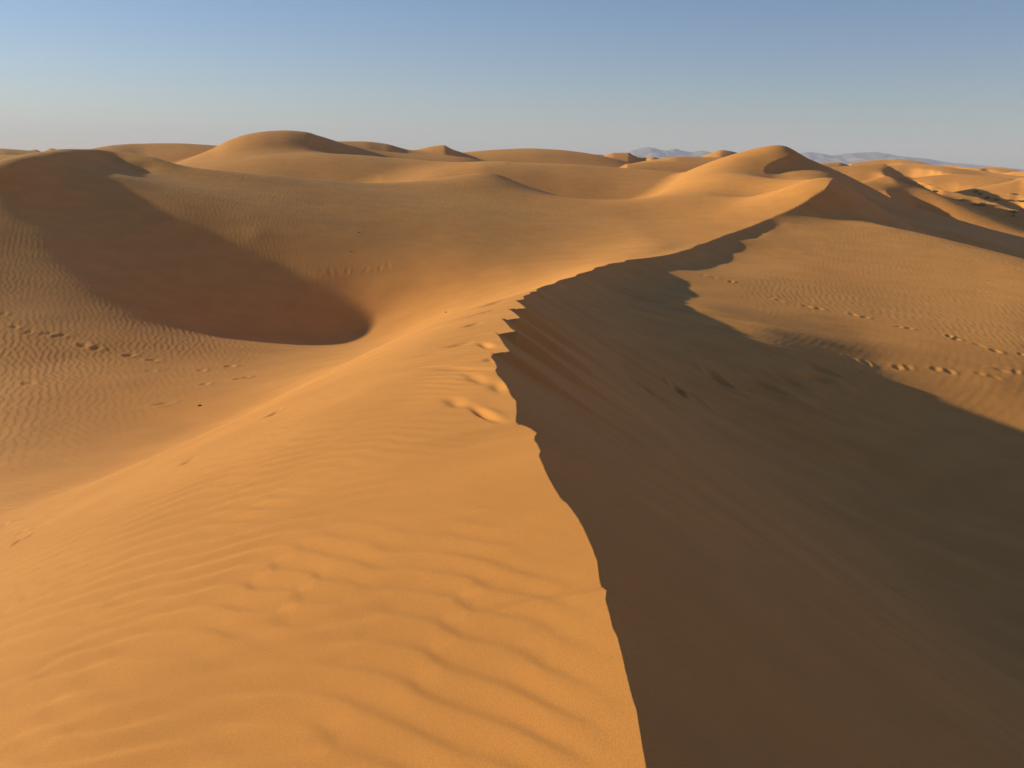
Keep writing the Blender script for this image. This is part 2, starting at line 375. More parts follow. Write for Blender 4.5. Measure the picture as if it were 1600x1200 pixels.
# height corrections (metres, 1 m grid) to the two hollows beside the ridge, shaped to place their shade
RESID = {'W': (-38, 8, [
  [0,0,0,0,0,0,0,0,0,0,0,0,0,0,0,0,0,0,0,0,0,0,0,0,0,0,0,0,0,0,0,0,1,-1,-2,-2,-2,0,-1,-2,-1,0,1,1,1,2,1,0],
  [0,0,0,0,0,0,0,0,0,0,0,0,0,0,0,0,0,0,0,0,0,0,0,0,0,0,0,0,0,1,1,1,3,0,-5,-5,-3,0,0,-1,-1,0,1,1,1,2,1,0],
  [0,0,0,0,0,0,0,0,0,0,0,0,0,0,0,0,0,-1,-1,-1,-1,-1,-1,0,1,2,4,5,7,8,10,9,5,1,-6,-7,-4,0,0,0,0,0,1,1,1,1,0,0],
  [0,0,0,0,0,0,0,-1,-1,-1,-1,-1,-1,-1,-1,-1,-1,-1,-2,-2,-2,-1,-1,1,3,7,10,14,17,21,23,20,8,0,-5,-8,-5,0,0,0,0,0,1,1,1,0,0,0],
  [0,0,0,0,0,-1,-1,-1,-1,-1,-1,-1,-1,-1,-1,-1,-2,-2,-2,-2,-2,-1,1,3,8,14,21,28,34,38,39,30,11,1,-5,-8,-6,0,0,0,0,0,0,1,0,0,0,0],
  [0,0,0,0,0,-1,-1,-1,-2,-2,-1,-1,-1,-2,-2,-2,-2,-3,-3,-2,-1,1,4,9,16,25,35,46,55,60,56,38,13,2,-3,-8,-7,0,0,0,0,0,0,0,0,0,0,0],
  [0,0,0,0,0,-1,-1,-2,-2,-2,-2,-2,-2,-2,-2,-3,-3,-3,-3,-2,0,3,8,15,25,37,51,65,76,80,70,44,14,3,-3,-7,-6,0,0,0,0,0,0,0,0,0,0,0],
  [0,0,0,0,0,-1,-1,-2,-2,-2,-2,-2,-2,-2,-3,-3,-3,-3,-2,-1,2,7,13,23,35,49,66,82,94,97,79,46,13,2,-3,-7,-6,0,0,0,0,0,0,0,0,0,0,0],
  [0,0,0,0,0,-1,-1,-1,-2,-2,-2,-2,-2,-2,-3,-3,-3,-3,-1,1,5,10,19,30,44,60,78,94,104,102,80,45,12,1,-3,-8,-7,0,0,0,0,0,0,0,0,0,0,0],
  [0,0,0,0,0,-1,-1,-1,-1,-2,-2,-2,-2,-3,-3,-3,-3,-2,-1,2,7,14,24,36,52,69,87,101,107,98,74,41,11,1,-3,-7,-6,0,1,1,1,1,1,0,0,0,0,0],
  [0,0,0,0,0,0,-1,-1,-1,-1,-2,-2,-2,-3,-3,-3,-3,-1,1,4,10,18,29,42,58,75,92,103,103,90,67,38,11,2,-3,-7,-5,0,0,0,0,0,0,0,0,0,0,0],
  [0,0,0,0,0,0,0,-1,-1,-1,-1,-2,-2,-3,-3,-3,-2,-1,2,6,13,21,33,47,63,79,93,100,96,81,60,36,12,3,-1,-7,-6,-1,1,1,1,1,1,0,0,0,0,0],
  [0,0,0,0,0,0,0,0,-1,-1,-1,-2,-2,-2,-3,-2,-1,0,4,8,15,25,37,51,66,81,92,93,86,71,53,33,12,4,0,-6,-8,-4,0,0,0,0,0,0,0,0,0,0],
  [0,0,0,0,0,0,0,0,0,-1,-1,-1,-2,-2,-2,-2,-1,2,5,11,18,28,40,54,68,80,87,86,76,62,46,29,12,5,0,-4,-6,-3,0,0,0,0,0,0,0,0,0,0],
  [0,0,0,0,0,0,0,0,0,0,-1,-1,-2,-2,-2,-1,0,3,7,13,21,31,43,56,69,78,80,75,65,53,40,27,14,4,-1,-3,-2,-1,0,0,0,0,0,0,0,0,0,0],
  [0,0,0,0,0,0,0,0,0,0,0,-1,-1,-1,-1,0,2,4,9,15,24,34,46,58,68,73,70,61,52,43,34,24,14,4,-2,-4,-2,-1,0,0,0,0,0,0,0,0,0,0],
  [0,0,0,0,0,1,1,1,1,0,0,0,-1,-1,0,1,3,6,11,17,26,36,48,59,67,66,57,46,37,32,28,21,13,3,-4,-6,-4,-2,0,0,0,0,0,0,0,0,0,0],
  [0,0,0,0,1,1,1,1,1,1,0,0,0,0,0,2,4,8,13,20,28,38,49,58,63,60,47,32,25,25,25,21,12,3,-4,-7,-5,-2,0,0,0,0,0,0,0,0,0,0],
  [0,0,0,0,1,1,1,1,1,1,1,0,0,0,1,3,5,9,15,21,30,39,48,57,60,55,42,27,21,23,26,23,14,4,-4,-6,-5,-3,0,0,0,0,0,0,0,0,0,0],
  [0,0,0,0,1,1,1,1,1,1,1,0,1,1,2,4,7,11,16,23,31,39,47,53,57,52,40,29,25,28,31,28,18,6,-3,-6,-5,-3,-2,0,0,0,0,0,0,0,0,0],
  [0,0,0,0,1,1,1,1,1,1,1,1,1,1,3,5,8,12,17,24,31,37,43,46,49,46,36,29,28,31,34,31,21,8,-1,-4,-4,-3,-2,0,0,0,0,0,0,0,0,0],
  [0,0,0,0,0,1,1,1,1,1,1,1,1,2,3,5,8,13,18,24,29,34,36,35,32,28,25,25,28,32,33,30,21,9,0,-2,-1,-1,-1,0,0,0,0,0,0,0,0,0],
  [0,0,0,0,0,1,1,1,1,1,1,1,1,2,3,5,8,12,17,23,27,29,27,21,15,11,16,22,28,32,33,30,21,10,2,2,3,3,0,-1,0,0,0,0,0,0,0,0],
  [0,0,0,0,0,1,0,0,0,0,1,1,1,1,2,4,7,11,15,20,23,21,15,9,5,6,13,22,29,34,34,30,21,11,5,5,7,5,0,-3,0,0,0,0,0,0,0,0],
  [0,0,0,1,1,1,1,0,0,0,0,1,1,1,1,2,4,7,12,16,18,13,3,-3,-2,3,12,22,30,36,36,32,23,13,7,9,11,7,-1,-4,0,0,0,0,0,0,0,0],
  [0,0,1,1,1,1,1,0,0,0,0,0,0,0,-1,-1,0,2,5,8,9,2,-8,-12,-8,0,9,19,29,36,37,34,25,14,9,11,13,9,-1,-5,0,0,0,0,0,0,0,0],
  [0,0,1,1,2,2,1,1,0,0,0,0,-1,-2,-3,-4,-5,-4,-3,-2,-2,-7,-13,-15,-10,-5,4,14,25,33,36,34,25,14,10,13,15,10,0,-6,-1,0,0,0,0,0,0,0],
  [0,0,1,2,3,2,2,1,0,0,0,0,-1,-3,-6,-8,-10,-11,-11,-10,-10,-11,-13,-13,-10,-10,-3,5,19,27,31,29,21,12,9,14,15,9,-3,-10,-8,0,0,0,0,0,0,0],
  [0,0,2,4,4,4,3,2,1,0,0,0,-1,-4,-8,-12,-16,-17,-18,-16,-13,-11,-9,-10,-11,-8,-2,4,13,19,22,21,15,8,8,14,15,7,-5,-14,-12,0,0,0,0,0,0,0],
  [0,0,3,5,5,5,4,2,1,0,0,0,-2,-6,-11,-16,-21,-22,-21,-18,-13,-9,-8,-12,-10,-5,0,3,8,12,15,12,7,4,8,16,16,7,-5,-13,-11,-1,1,1,1,0,0,0],
  [0,1,4,6,6,6,5,3,2,1,0,0,-1,-6,-13,-20,-25,-26,-23,-17,-12,-11,-16,-17,-14,-8,-3,1,5,9,12,11,4,0,8,19,20,10,-3,-11,-13,-7,0,0,0,0,0,0],
  [0,0,4,6,7,6,5,4,3,1,0,0,0,-7,-15,-23,-28,-27,-22,-16,-14,-22,-24,-23,-19,-14,-9,-4,1,5,10,12,4,0,13,26,27,15,1,-10,-13,-8,0,0,0,0,0,0],
  [0,0,3,5,6,6,5,5,4,2,0,0,0,-7,-16,-24,-28,-25,-18,-14,-22,-27,-29,-29,-26,-21,-15,-9,-4,1,6,10,10,13,24,37,37,23,6,-8,-13,-9,-1,0,0,0,0,0],
  [0,0,2,4,5,4,4,4,5,3,1,0,0,-7,-15,-22,-23,-17,-11,-14,-21,-27,-32,-34,-32,-26,-19,-13,-8,-3,1,6,11,19,32,46,46,31,11,-5,-13,-11,-3,0,0,0,0,0],
  [0,0,1,3,3,2,2,2,3,2,1,0,0,-4,-10,-14,-11,-1,0,-14,-22,-29,-34,-36,-35,-28,-20,-15,-10,-4,-3,1,4,16,34,48,52,38,16,-1,-10,-10,-4,2,0,0,0,0],
  [0,0,0,0,0,0,0,0,0,0,0,0,0,0,0,4,12,17,3,-12,-23,-30,-33,-33,-31,-24,-17,-14,-9,0,3,6,10,21,35,48,54,43,23,6,-5,-9,-5,2,1,0,0,0],
  [0,0,0,0,0,0,0,0,0,0,0,0,0,4,10,22,31,25,10,-8,-22,-27,-27,-24,-20,-15,-9,-11,-6,2,8,13,19,28,39,49,52,43,27,11,-1,-6,-5,1,4,0,0,0],
  [0,0,0,0,0,0,0,0,0,0,0,0,0,6,17,30,32,29,16,-3,-19,-22,-19,-14,-9,-11,-4,-4,-1,5,12,19,25,33,41,49,51,42,29,15,2,-5,-5,-1,5,1,0,0],
  [0,0,0,0,0,0,0,0,0,0,0,0,0,6,17,24,32,32,19,2,-10,-14,-11,-9,-3,-13,-15,-9,-1,6,14,21,28,34,41,48,48,41,30,17,5,-2,-4,-1,5,6,0,0],
  [0,0,0,0,0,0,0,0,0,0,0,0,0,4,9,17,24,26,17,4,-5,-8,-6,-7,-9,-18,-21,-14,-4,5,13,19,25,31,38,43,43,38,29,18,7,0,-4,-2,3,6,0,0],
  [0,0,0,0,0,0,0,0,0,0,0,0,0,0,6,10,15,16,10,2,-4,-7,-9,-12,-16,-21,-21,-15,-6,3,10,15,20,25,30,35,36,32,25,16,7,1,-4,-4,-1,4,2,0],
  [0,0,0,0,0,0,0,0,0,0,0,0,-1,0,9,14,13,8,2,-3,-5,-10,-14,-17,-20,-22,-20,-14,-7,0,5,9,12,15,19,24,25,23,19,13,6,1,-3,-5,-2,3,1,0],
  [0,0,0,0,0,0,0,0,0,1,0,0,0,0,12,19,12,2,-5,-7,-11,-14,-17,-20,-22,-23,-19,-14,-8,-3,1,3,4,5,8,12,14,14,12,8,5,1,-2,-4,-2,3,1,0],
  [0,0,0,0,0,0,0,0,0,0,0,0,-1,1,10,12,4,-4,-9,-14,-17,-19,-21,-22,-23,-21,-18,-13,-9,-6,-4,-3,-4,-4,-3,1,4,5,5,4,2,0,-2,-3,-1,3,1,0],
  [0,0,0,0,0,0,0,0,0,0,0,0,-1,1,7,4,-3,-6,-13,-18,-21,-22,-23,-23,-22,-19,-15,-11,-9,-8,-8,-9,-11,-12,-12,-8,-4,-2,0,0,0,-1,-2,-2,0,3,1,0],
  [0,0,0,0,0,0,0,0,0,1,0,0,0,0,5,3,3,-6,-15,-21,-24,-25,-25,-24,-22,-17,-13,-9,-8,-8,-11,-13,-16,-17,-17,-13,-9,-6,-4,-2,-1,-1,-1,0,1,4,1,0],
  [0,0,0,0,0,0,0,0,0,1,0,0,0,0,6,7,5,-5,-16,-22,-25,-26,-26,-24,-21,-16,-10,-6,-6,-9,-13,-16,-18,-19,-18,-15,-12,-8,-5,-3,-1,0,0,1,2,4,1,0],
  [0,0,0,0,0,0,0,0,0,0,0,-1,-1,3,11,14,10,-4,-15,-22,-25,-27,-26,-24,-20,-14,-8,-5,-5,-9,-14,-17,-19,-20,-18,-15,-12,-9,-5,-2,1,2,3,3,4,4,1,0],
  [0,0,0,0,0,0,0,0,0,0,0,-2,1,10,15,14,7,-5,-15,-21,-24,-25,-24,-22,-18,-13,-8,-5,-6,-9,-14,-18,-19,-19,-17,-15,-12,-8,-4,0,3,5,6,6,5,5,1,0],
  [0,0,0,0,0,0,0,0,1,1,0,-2,0,8,12,10,5,-6,-14,-19,-22,-23,-22,-19,-15,-11,-7,-6,-6,-9,-13,-16,-18,-18,-16,-14,-11,-7,-2,2,6,9,9,8,7,5,1,0],
  [0,0,0,0,0,0,0,0,1,1,0,-1,0,5,7,5,1,-8,-14,-17,-19,-19,-18,-15,-12,-9,-6,-5,-5,-7,-11,-14,-16,-17,-15,-13,-9,-5,-1,4,9,12,13,11,8,5,1,0],
  [0,0,0,0,0,0,0,0,0,0,0,0,0,5,2,-5,-8,-12,-13,-14,-14,-14,-13,-11,-9,-6,-4,-3,-3,-5,-8,-11,-13,-14,-14,-11,-8,-4,0,5,10,14,15,13,9,6,1,0],
  [0,0,0,0,0,0,0,0,0,0,0,-1,1,5,-2,-16,-16,-12,-9,-8,-8,-7,-8,-7,-6,-4,-2,-1,-1,-3,-5,-8,-10,-11,-11,-9,-7,-4,0,5,9,13,14,12,9,6,1,0],
  [0,0,0,0,0,0,0,0,0,0,-1,0,3,4,-6,-21,-2,0,0,0,0,0,-3,-4,-4,-2,-1,0,1,0,-2,-4,-6,-8,-7,-6,-5,-3,0,4,7,10,11,10,8,6,1,0],
  [0,0,0,0,0,0,0,0,1,0,-1,0,5,4,0,-1,1,0,0,0,0,0,0,-3,-3,-2,0,2,3,2,1,-1,-3,-4,-4,-4,-4,-3,0,2,5,7,8,8,7,5,1,0],
  [0,0,0,0,0,0,0,0,0,0,-1,0,1,1,0,1,-3,-10,-7,-1,0,0,0,-3,-3,-2,0,3,4,5,4,3,0,-1,-2,-2,-3,-2,-1,1,3,5,6,6,5,5,1,0],
  [0,0,0,0,0,0,0,0,0,1,1,1,1,1,-3,-5,-50,-40,-25,-11,-1,0,0,0,-3,-2,0,3,6,8,7,5,3,1,0,-1,-1,-1,0,1,2,3,4,4,4,4,1,0],
  [0,0,0,0,0,0,0,0,1,2,-3,-3,-4,-8,-81,-79,-75,-54,-34,-19,-9,-5,0,0,-2,-2,0,3,7,10,9,7,4,2,1,0,-1,-1,0,1,2,3,3,4,4,4,1,0],
  [0,0,0,0,0,0,0,0,1,-10,-74,-100,-117,-111,-114,-96,-73,-49,-30,-17,-10,-7,-4,0,0,-2,-1,2,7,10,9,7,4,2,2,1,0,0,0,1,2,3,3,4,4,3,1,0],
  [0,0,0,0,0,0,0,1,2,-7,-70,-104,-113,-114,-100,-75,-49,-28,-14,-6,-4,-4,-4,0,0,0,-2,0,3,6,6,5,3,2,2,1,1,1,1,2,3,4,4,4,4,3,1,0],
  [0,1,1,1,2,2,2,3,4,-4,-62,-89,-89,-84,-65,-40,-18,-3,5,6,4,0,-3,-1,0,0,-3,-2,-1,1,2,2,1,1,1,1,1,1,2,3,4,4,4,4,4,3,1,0],
  [2,2,3,4,5,5,6,6,5,-4,-67,-80,-71,-56,-34,-12,5,14,17,15,9,3,-1,-3,0,0,-2,-4,-3,-2,-2,-1,-1,-1,0,1,1,1,2,3,4,4,5,4,4,2,0,0],
  [1,-8,-13,-19,-23,-28,-31,-36,-37,-22,-74,-68,-51,-32,-13,3,13,17,18,14,9,4,-1,-4,-1,0,0,-3,-4,-4,-3,-3,-2,-1,0,0,1,1,2,3,3,4,4,4,3,2,0,0],
  [-24,-79,-125,-170,-210,-245,-274,-295,-284,-119,-77,-51,-28,-13,-2,6,10,11,10,8,5,2,0,-2,-2,-2,1,-3,-4,-3,-3,-2,-2,-1,-1,0,0,0,1,1,2,2,2,2,2,1,0,-1],
  [-42,-97,-144,-188,-226,-255,-276,-289,-275,-118,-63,-37,-16,-5,1,5,6,7,6,5,4,3,1,0,-1,-2,-2,-2,-3,-3,-3,-2,-2,-2,-1,-1,-1,-1,0,1,1,1,2,2,1,1,-1,-2],
  [-68,-97,-138,-170,-192,-204,-208,-209,-193,-79,-42,-19,-7,-1,1,3,4,4,4,4,4,4,3,2,1,0,0,1,-1,-2,-2,-2,-2,-2,-2,-2,-2,-2,-1,-1,0,1,1,1,1,1,0,-2],
  [-67,-87,-106,-115,-120,-120,-118,-109,-73,-26,-9,1,3,2,1,0,1,1,2,3,3,4,4,4,4,4,3,3,2,1,0,0,-1,-1,-2,-2,-2,-2,-2,-2,-1,0,1,1,1,2,1,-1]]), 'N': (1, 12, [
  [0,0,0,0,0,0,0,0,0,0,0,0,0,0,0,0,0,0,0,0,0,0,0,0,0,0,0,0,0,0,0,0,0,0,0,0,0,0,0,0],
  [1,0,0,0,0,0,0,0,0,0,0,0,0,0,0,0,0,0,0,0,0,0,0,0,0,0,0,0,0,0,0,0,0,0,0,0,0,0,0,0],
  [-1,0,0,2,2,2,3,4,4,2,0,-2,-3,-3,-3,-2,-1,-1,0,0,0,0,0,0,0,0,0,0,0,0,0,0,0,0,0,0,0,0,0,0],
  [0,-1,1,6,9,10,12,12,10,5,0,-4,-7,-8,-7,-5,-3,-2,-1,0,0,0,0,0,0,0,0,0,0,0,0,0,0,0,0,0,0,0,0,0],
  [1,0,5,14,21,25,27,24,17,8,0,-7,-11,-12,-11,-8,-5,-3,-1,0,0,1,1,0,0,0,0,0,0,0,0,0,0,0,0,0,0,0,0,0],
  [-1,1,11,24,34,39,41,34,21,8,-2,-10,-15,-16,-13,-9,-6,-3,-1,0,1,1,1,0,0,0,0,0,0,0,0,0,0,0,0,0,0,0,0,0],
  [1,1,14,30,40,42,42,33,14,2,-6,-12,-15,-15,-13,-9,-6,-3,-1,1,1,1,1,1,0,0,0,0,0,0,0,0,0,0,0,0,0,0,0,0],
  [-1,1,12,26,30,25,16,2,-4,-9,-12,-13,-14,-13,-10,-7,-5,-2,0,1,1,1,1,1,0,0,0,0,0,0,0,0,0,0,0,0,0,0,0,0],
  [0,0,3,4,3,-8,-16,-21,-21,-18,-16,-14,-12,-9,-7,-5,-2,-1,1,1,2,1,1,1,1,0,0,0,0,0,0,0,0,0,0,0,0,0,0,0],
  [0,0,-3,-8,-16,-27,-33,-33,-29,-23,-17,-12,-8,-5,-3,-1,0,1,2,2,2,2,2,1,1,1,0,0,0,0,0,0,0,0,0,0,0,0,0,0],
  [0,-1,-4,-10,-19,-28,-34,-34,-29,-23,-16,-9,-3,0,2,3,4,4,4,4,3,3,2,2,1,1,1,0,0,0,0,0,0,0,0,0,0,0,0,0],
  [0,0,-1,-7,-16,-25,-29,-28,-24,-18,-11,-4,2,5,7,8,8,8,7,6,5,4,3,3,2,2,1,1,0,0,0,0,0,0,0,0,0,0,0,0],
  [0,1,5,0,-11,-20,-23,-20,-15,-9,-2,3,7,10,12,13,13,11,10,8,7,5,4,4,3,2,2,1,1,0,0,0,0,0,0,0,0,0,0,0],
  [0,0,9,5,-5,-14,-15,-9,-2,4,12,13,12,15,18,18,17,15,13,11,9,7,6,5,4,4,3,2,1,0,0,0,-1,-1,-1,0,0,0,0,0],
  [0,0,7,7,0,-9,-7,-2,12,25,27,21,17,19,23,24,22,19,16,13,11,9,8,7,6,5,4,2,1,1,0,-1,-1,-1,-1,-1,0,0,0,0],
  [0,0,7,8,3,-7,-10,-4,14,29,31,24,19,21,26,27,25,22,19,15,13,11,9,9,8,6,5,3,2,1,0,-1,-1,-1,-1,-1,-1,0,0,0],
  [0,0,5,11,7,-3,-10,-5,10,24,27,20,16,18,24,27,26,23,20,17,14,12,11,10,9,7,5,3,2,1,0,-1,-1,-2,-2,-1,-1,0,0,0],
  [0,-1,1,17,15,8,-2,-3,6,16,20,13,8,10,16,22,24,23,21,18,15,13,11,10,9,7,5,3,2,1,0,-1,-2,-2,-2,-2,-1,0,0,0],
  [0,0,1,17,15,7,-2,-5,-2,3,4,0,-4,-1,6,15,20,21,20,18,16,14,12,10,8,7,5,3,2,1,0,-1,-2,-2,-2,-2,-1,0,0,0],
  [0,0,0,10,10,5,-5,-11,-13,-12,-11,-13,-14,-10,-3,7,14,18,19,18,16,14,12,10,8,6,5,3,2,1,0,-1,-2,-2,-2,-2,-1,0,0,0],
  [0,-1,-1,3,3,-4,-10,-16,-21,-22,-22,-22,-21,-17,-10,-1,8,15,17,17,16,14,12,10,8,6,4,3,2,1,0,-1,-1,-2,-2,-1,-1,0,0,0],
  [0,0,0,1,5,-1,-10,-18,-24,-27,-28,-28,-27,-22,-16,-7,2,10,15,16,16,14,12,10,7,6,4,3,2,1,0,-1,-1,-1,-1,-1,-1,0,0,0],
  [0,0,0,0,15,4,-8,-17,-23,-28,-31,-32,-31,-27,-21,-13,-4,6,12,15,15,13,11,9,7,5,4,3,2,1,0,0,-1,-1,-1,-1,0,0,0,0],
  [0,0,0,0,13,6,-5,-14,-21,-27,-31,-34,-34,-31,-26,-19,-10,0,8,12,13,12,10,8,6,5,4,3,2,1,0,0,0,-1,-1,0,0,0,0,0],
  [0,0,-1,-1,2,2,-3,-10,-17,-25,-31,-35,-37,-36,-32,-26,-18,-8,1,7,8,8,8,7,5,4,3,2,2,1,1,0,0,0,0,0,0,0,0,0],
  [0,0,-1,-1,-1,1,-1,-6,-14,-23,-31,-37,-40,-41,-38,-33,-26,-18,-9,-2,2,4,4,4,4,3,3,2,2,1,1,0,0,0,0,0,0,0,0,0],
  [0,0,0,0,0,2,2,-3,-11,-22,-32,-39,-44,-46,-45,-42,-36,-28,-20,-12,-6,-3,0,1,2,2,2,2,2,1,1,1,0,0,0,0,0,0,0,0],
  [0,0,-1,-1,-1,1,3,-1,-10,-22,-33,-42,-48,-51,-52,-50,-46,-39,-32,-23,-16,-10,-5,-2,0,1,1,2,2,1,1,1,1,0,0,0,0,0,0,0],
  [0,0,0,-1,-1,-1,1,-2,-9,-21,-34,-43,-51,-56,-58,-58,-55,-50,-42,-34,-25,-17,-11,-6,-3,-1,1,1,2,2,1,1,1,1,0,0,0,0,0,0],
  [0,0,0,-1,0,0,0,-2,-6,-16,-29,-42,-52,-59,-63,-64,-63,-58,-51,-42,-33,-24,-16,-10,-6,-2,0,1,1,2,2,1,1,1,1,0,0,0,0,0],
  [0,0,0,-1,-1,-1,-1,-3,-2,-10,-24,-39,-51,-60,-65,-67,-67,-64,-57,-49,-39,-30,-21,-14,-8,-4,-1,0,1,2,2,2,1,1,1,0,0,0,0,0],
  [0,0,0,0,-1,-1,0,0,1,-5,-18,-35,-50,-59,-65,-67,-68,-65,-60,-52,-43,-34,-25,-17,-10,-5,-2,0,1,2,2,2,1,1,1,1,0,0,0,0],
  [0,0,0,0,-1,-1,-1,-1,-1,-4,-13,-29,-45,-54,-60,-63,-64,-63,-59,-53,-45,-37,-28,-19,-12,-7,-3,0,1,2,2,2,2,1,1,1,0,0,0,0],
  [0,0,0,0,-1,-1,-1,-1,-1,-2,-7,-19,-33,-43,-50,-55,-58,-58,-56,-51,-45,-38,-29,-21,-13,-7,-3,-1,1,2,2,2,2,1,1,1,0,0,0,0],
  [0,0,0,0,-1,-1,-1,-1,-1,-1,0,-8,-19,-29,-38,-45,-49,-51,-51,-49,-44,-38,-31,-22,-15,-8,-4,-1,1,2,2,2,2,1,1,1,0,0,0,0],
  [0,0,0,0,0,0,0,0,0,1,4,0,-7,-16,-25,-33,-39,-43,-45,-45,-43,-38,-32,-24,-16,-10,-5,-2,0,1,2,2,2,1,1,1,0,0,0,0],
  [0,0,0,0,0,0,0,0,0,-1,-2,3,1,-6,-13,-21,-29,-35,-39,-41,-41,-39,-34,-27,-19,-12,-7,-4,-1,1,1,2,2,1,1,1,1,0,0,0],
  [0,0,0,0,0,0,0,0,0,0,1,6,6,3,-3,-10,-19,-26,-33,-38,-40,-40,-37,-31,-23,-16,-10,-5,-2,0,1,1,2,1,1,1,1,0,0,0],
  [0,0,0,0,0,0,0,0,0,0,0,1,7,9,6,-1,-10,-19,-28,-35,-40,-42,-40,-35,-27,-19,-12,-7,-4,-1,0,1,1,1,1,1,1,0,0,0],
  [0,0,0,0,0,-1,-1,-1,-1,-1,-1,1,10,15,13,7,-2,-13,-24,-33,-40,-44,-44,-39,-31,-22,-15,-9,-5,-2,0,1,1,1,1,1,1,0,0,0],
  [0,0,0,0,0,0,0,0,0,0,0,0,12,18,18,12,3,-8,-20,-32,-41,-47,-48,-42,-34,-25,-17,-10,-6,-2,-1,1,1,1,1,1,1,0,0,0],
  [0,0,0,0,0,0,0,0,0,0,0,0,1,15,19,15,7,-5,-18,-31,-42,-50,-52,-46,-36,-26,-17,-11,-6,-3,-1,0,1,1,1,1,1,0,0,0],
  [0,0,0,0,0,0,-1,-1,-1,-1,-1,-1,-1,12,16,15,8,-2,-15,-28,-41,-50,-53,-46,-35,-25,-17,-10,-6,-3,-1,0,1,1,1,1,0,0,0,0],
  [0,0,0,0,0,0,0,-1,-1,-1,0,0,0,1,8,12,9,0,-11,-24,-36,-45,-47,-40,-31,-21,-14,-8,-5,-2,-1,0,1,1,1,1,0,0,0,0],
  [0,0,0,0,0,0,0,0,-1,-1,-1,-1,-1,-1,1,9,9,2,-7,-18,-29,-36,-37,-32,-23,-16,-10,-6,-3,-1,0,0,1,1,1,0,0,0,0,0],
  [0,0,0,0,0,0,0,0,0,0,-1,-1,-1,-1,0,8,8,4,-3,-11,-20,-26,-27,-21,-15,-10,-6,-3,-2,-1,0,0,0,0,0,0,0,0,0,0],
  [0,0,0,0,0,0,0,0,0,0,0,0,0,0,0,0,3,3,0,-4,-9,-14,-14,-10,-6,-4,-2,-1,-1,0,0,0,0,0,0,0,0,0,0,0],
  [0,0,0,0,0,0,0,0,0,0,0,0,0,0,0,0,0,1,1,0,0,-1,-1,-1,0,0,0,0,0,0,0,0,0,0,0,0,0,0,0,0],
  [0,0,0,0,0,0,0,0,0,0,0,0,0,0,0,0,0,0,0,0,0,0,0,0,0,0,0,0,0,0,0,0,0,0,0,0,0,0,0,0]])}  # end of corrections
RGRID = {}
for nm_, (x0_, y0_, rows_) in RESID.items():
    RGRID[nm_] = (x0_, y0_, np.array(rows_) / 100.0)
def resid(nm, x, y):
    """cubic B-spline surface through the correction grid, zero outside it"""
    if nm not in RGRID: return np.zeros(x.shape)
    x0_, y0_, A = RGRID[nm]
    A = np.pad(A, 3)
    i = x - x0_ + 3; j = y - y0_ + 3
    ok = (i > 1) & (i < A.shape[1] - 3) & (j > 1) & (j < A.shape[0] - 3)
    i = np.where(ok, i, 2); j = np.where(ok, j, 2)
    a = np.floor(i).astype(int); b = np.floor(j).astype(int); fx = i - a; fy = j - b
    def wts(f): return ((1 - f) ** 3 / 6, (3 * f ** 3 - 6 * f ** 2 + 4) / 6, (-3 * f ** 3 + 3 * f ** 2 + 3 * f + 1) / 6, f ** 3 / 6)
    wx = wts(fx); wy = wts(fy); out = 0
    for q in range(4):
        for p in range(4): out = out + wy[q] * wx[p] * A[b + q - 1, a + p - 1]
    return np.where(ok, out, 0)

def ground(x, y, ids=False):
    """terrain height and the number of the dune a point belongs to"""
    x = np.asarray(x, float); y = np.asarray(y, float)
    r = np.hypot(x, y)
    near = r < 165
    z = far_field(x, y)
    idn = np.zeros(x.shape, int)
    dx = x - crest_x(y)
    off = edge_dx(y)
    wd = np.exp(-(np.abs(dx) / (.28 + .035 * np.clip(y, 0, 40))) ** 2 * np.where(dx > 0, .35, .6))
    xx = x - off * wd
    inN = pip(xx, y, polyN); inB = pip(xx, y, polyB) & near & ~inN
    s = np.zeros(x.shape)
    mW = near & ~inN & ~inB; mN = near & inN
    fade = smooth(.2, 1.6, np.abs(dx - off * wd))
    s[mW] = SW(xx[mW], y[mW]); s[mN] = SN(xx[mN], y[mN]); s[inB] = SB(xx[inB], y[inB])
    w = smooth(112, 150, r)
    w = np.where(y < 20, smooth(40, 110, r), w)
    s[mW] += (resid('W', xx[mW], y[mW]) * fade[mW]); s[mN] += (resid('N', xx[mN], y[mN]) * fade[mN])
    s = np.clip(s, -11, 6)
    z = np.where(near, s * (1 - w) + z * w, z)
    idn[mN & (r < 150)] = 2; idn[inB] = 3
    for i, (nm, R) in enumerate(FAR):
        h = np.full(x.shape, -50.0)
        m = (y > 60) & (r > 75)
        if (i < 2 or True):
            # the windward sheet hides the near part of these
            m &= ~(inN | inB)
        h[m] = R(x[m], y[m])
        h += np.where(r > 120, vnoise(x, y, 9, i) * .05, 0)
        k = 1.6 if i in (1, 2) else .5
        t = np.clip(.5 + .5 * (h - z) / k, 0, 1)
        top = h > z
        z = z * (1 - t) + h * t + k * t * (1 - t)
        idn[top & (h > -40)] = 10 + i
    return (z, idn, inN, dx - off * wd, inB) if ids else z

def hit(u, v, fn=None):
    """where a sight line from the eye meets the sand"""
    q = sight(u, v)
    Y = np.concatenate([np.arange(1.2, 60, .05), np.arange(60, 400, .25)])
    P = EYE + q * Y[:, None]
    g = P[:, 2] - ground(P[:, 0], P[:, 1])
    i = np.where(g < 0)[0]
    if len(i) == 0: return None
    i = i[0]; t = g[i - 1] / (g[i - 1] - g[i]); return EYE + q * (Y[i - 1] + t * (Y[i] - Y[i - 1]))

print('fit', round(time.time() - T0, 1))

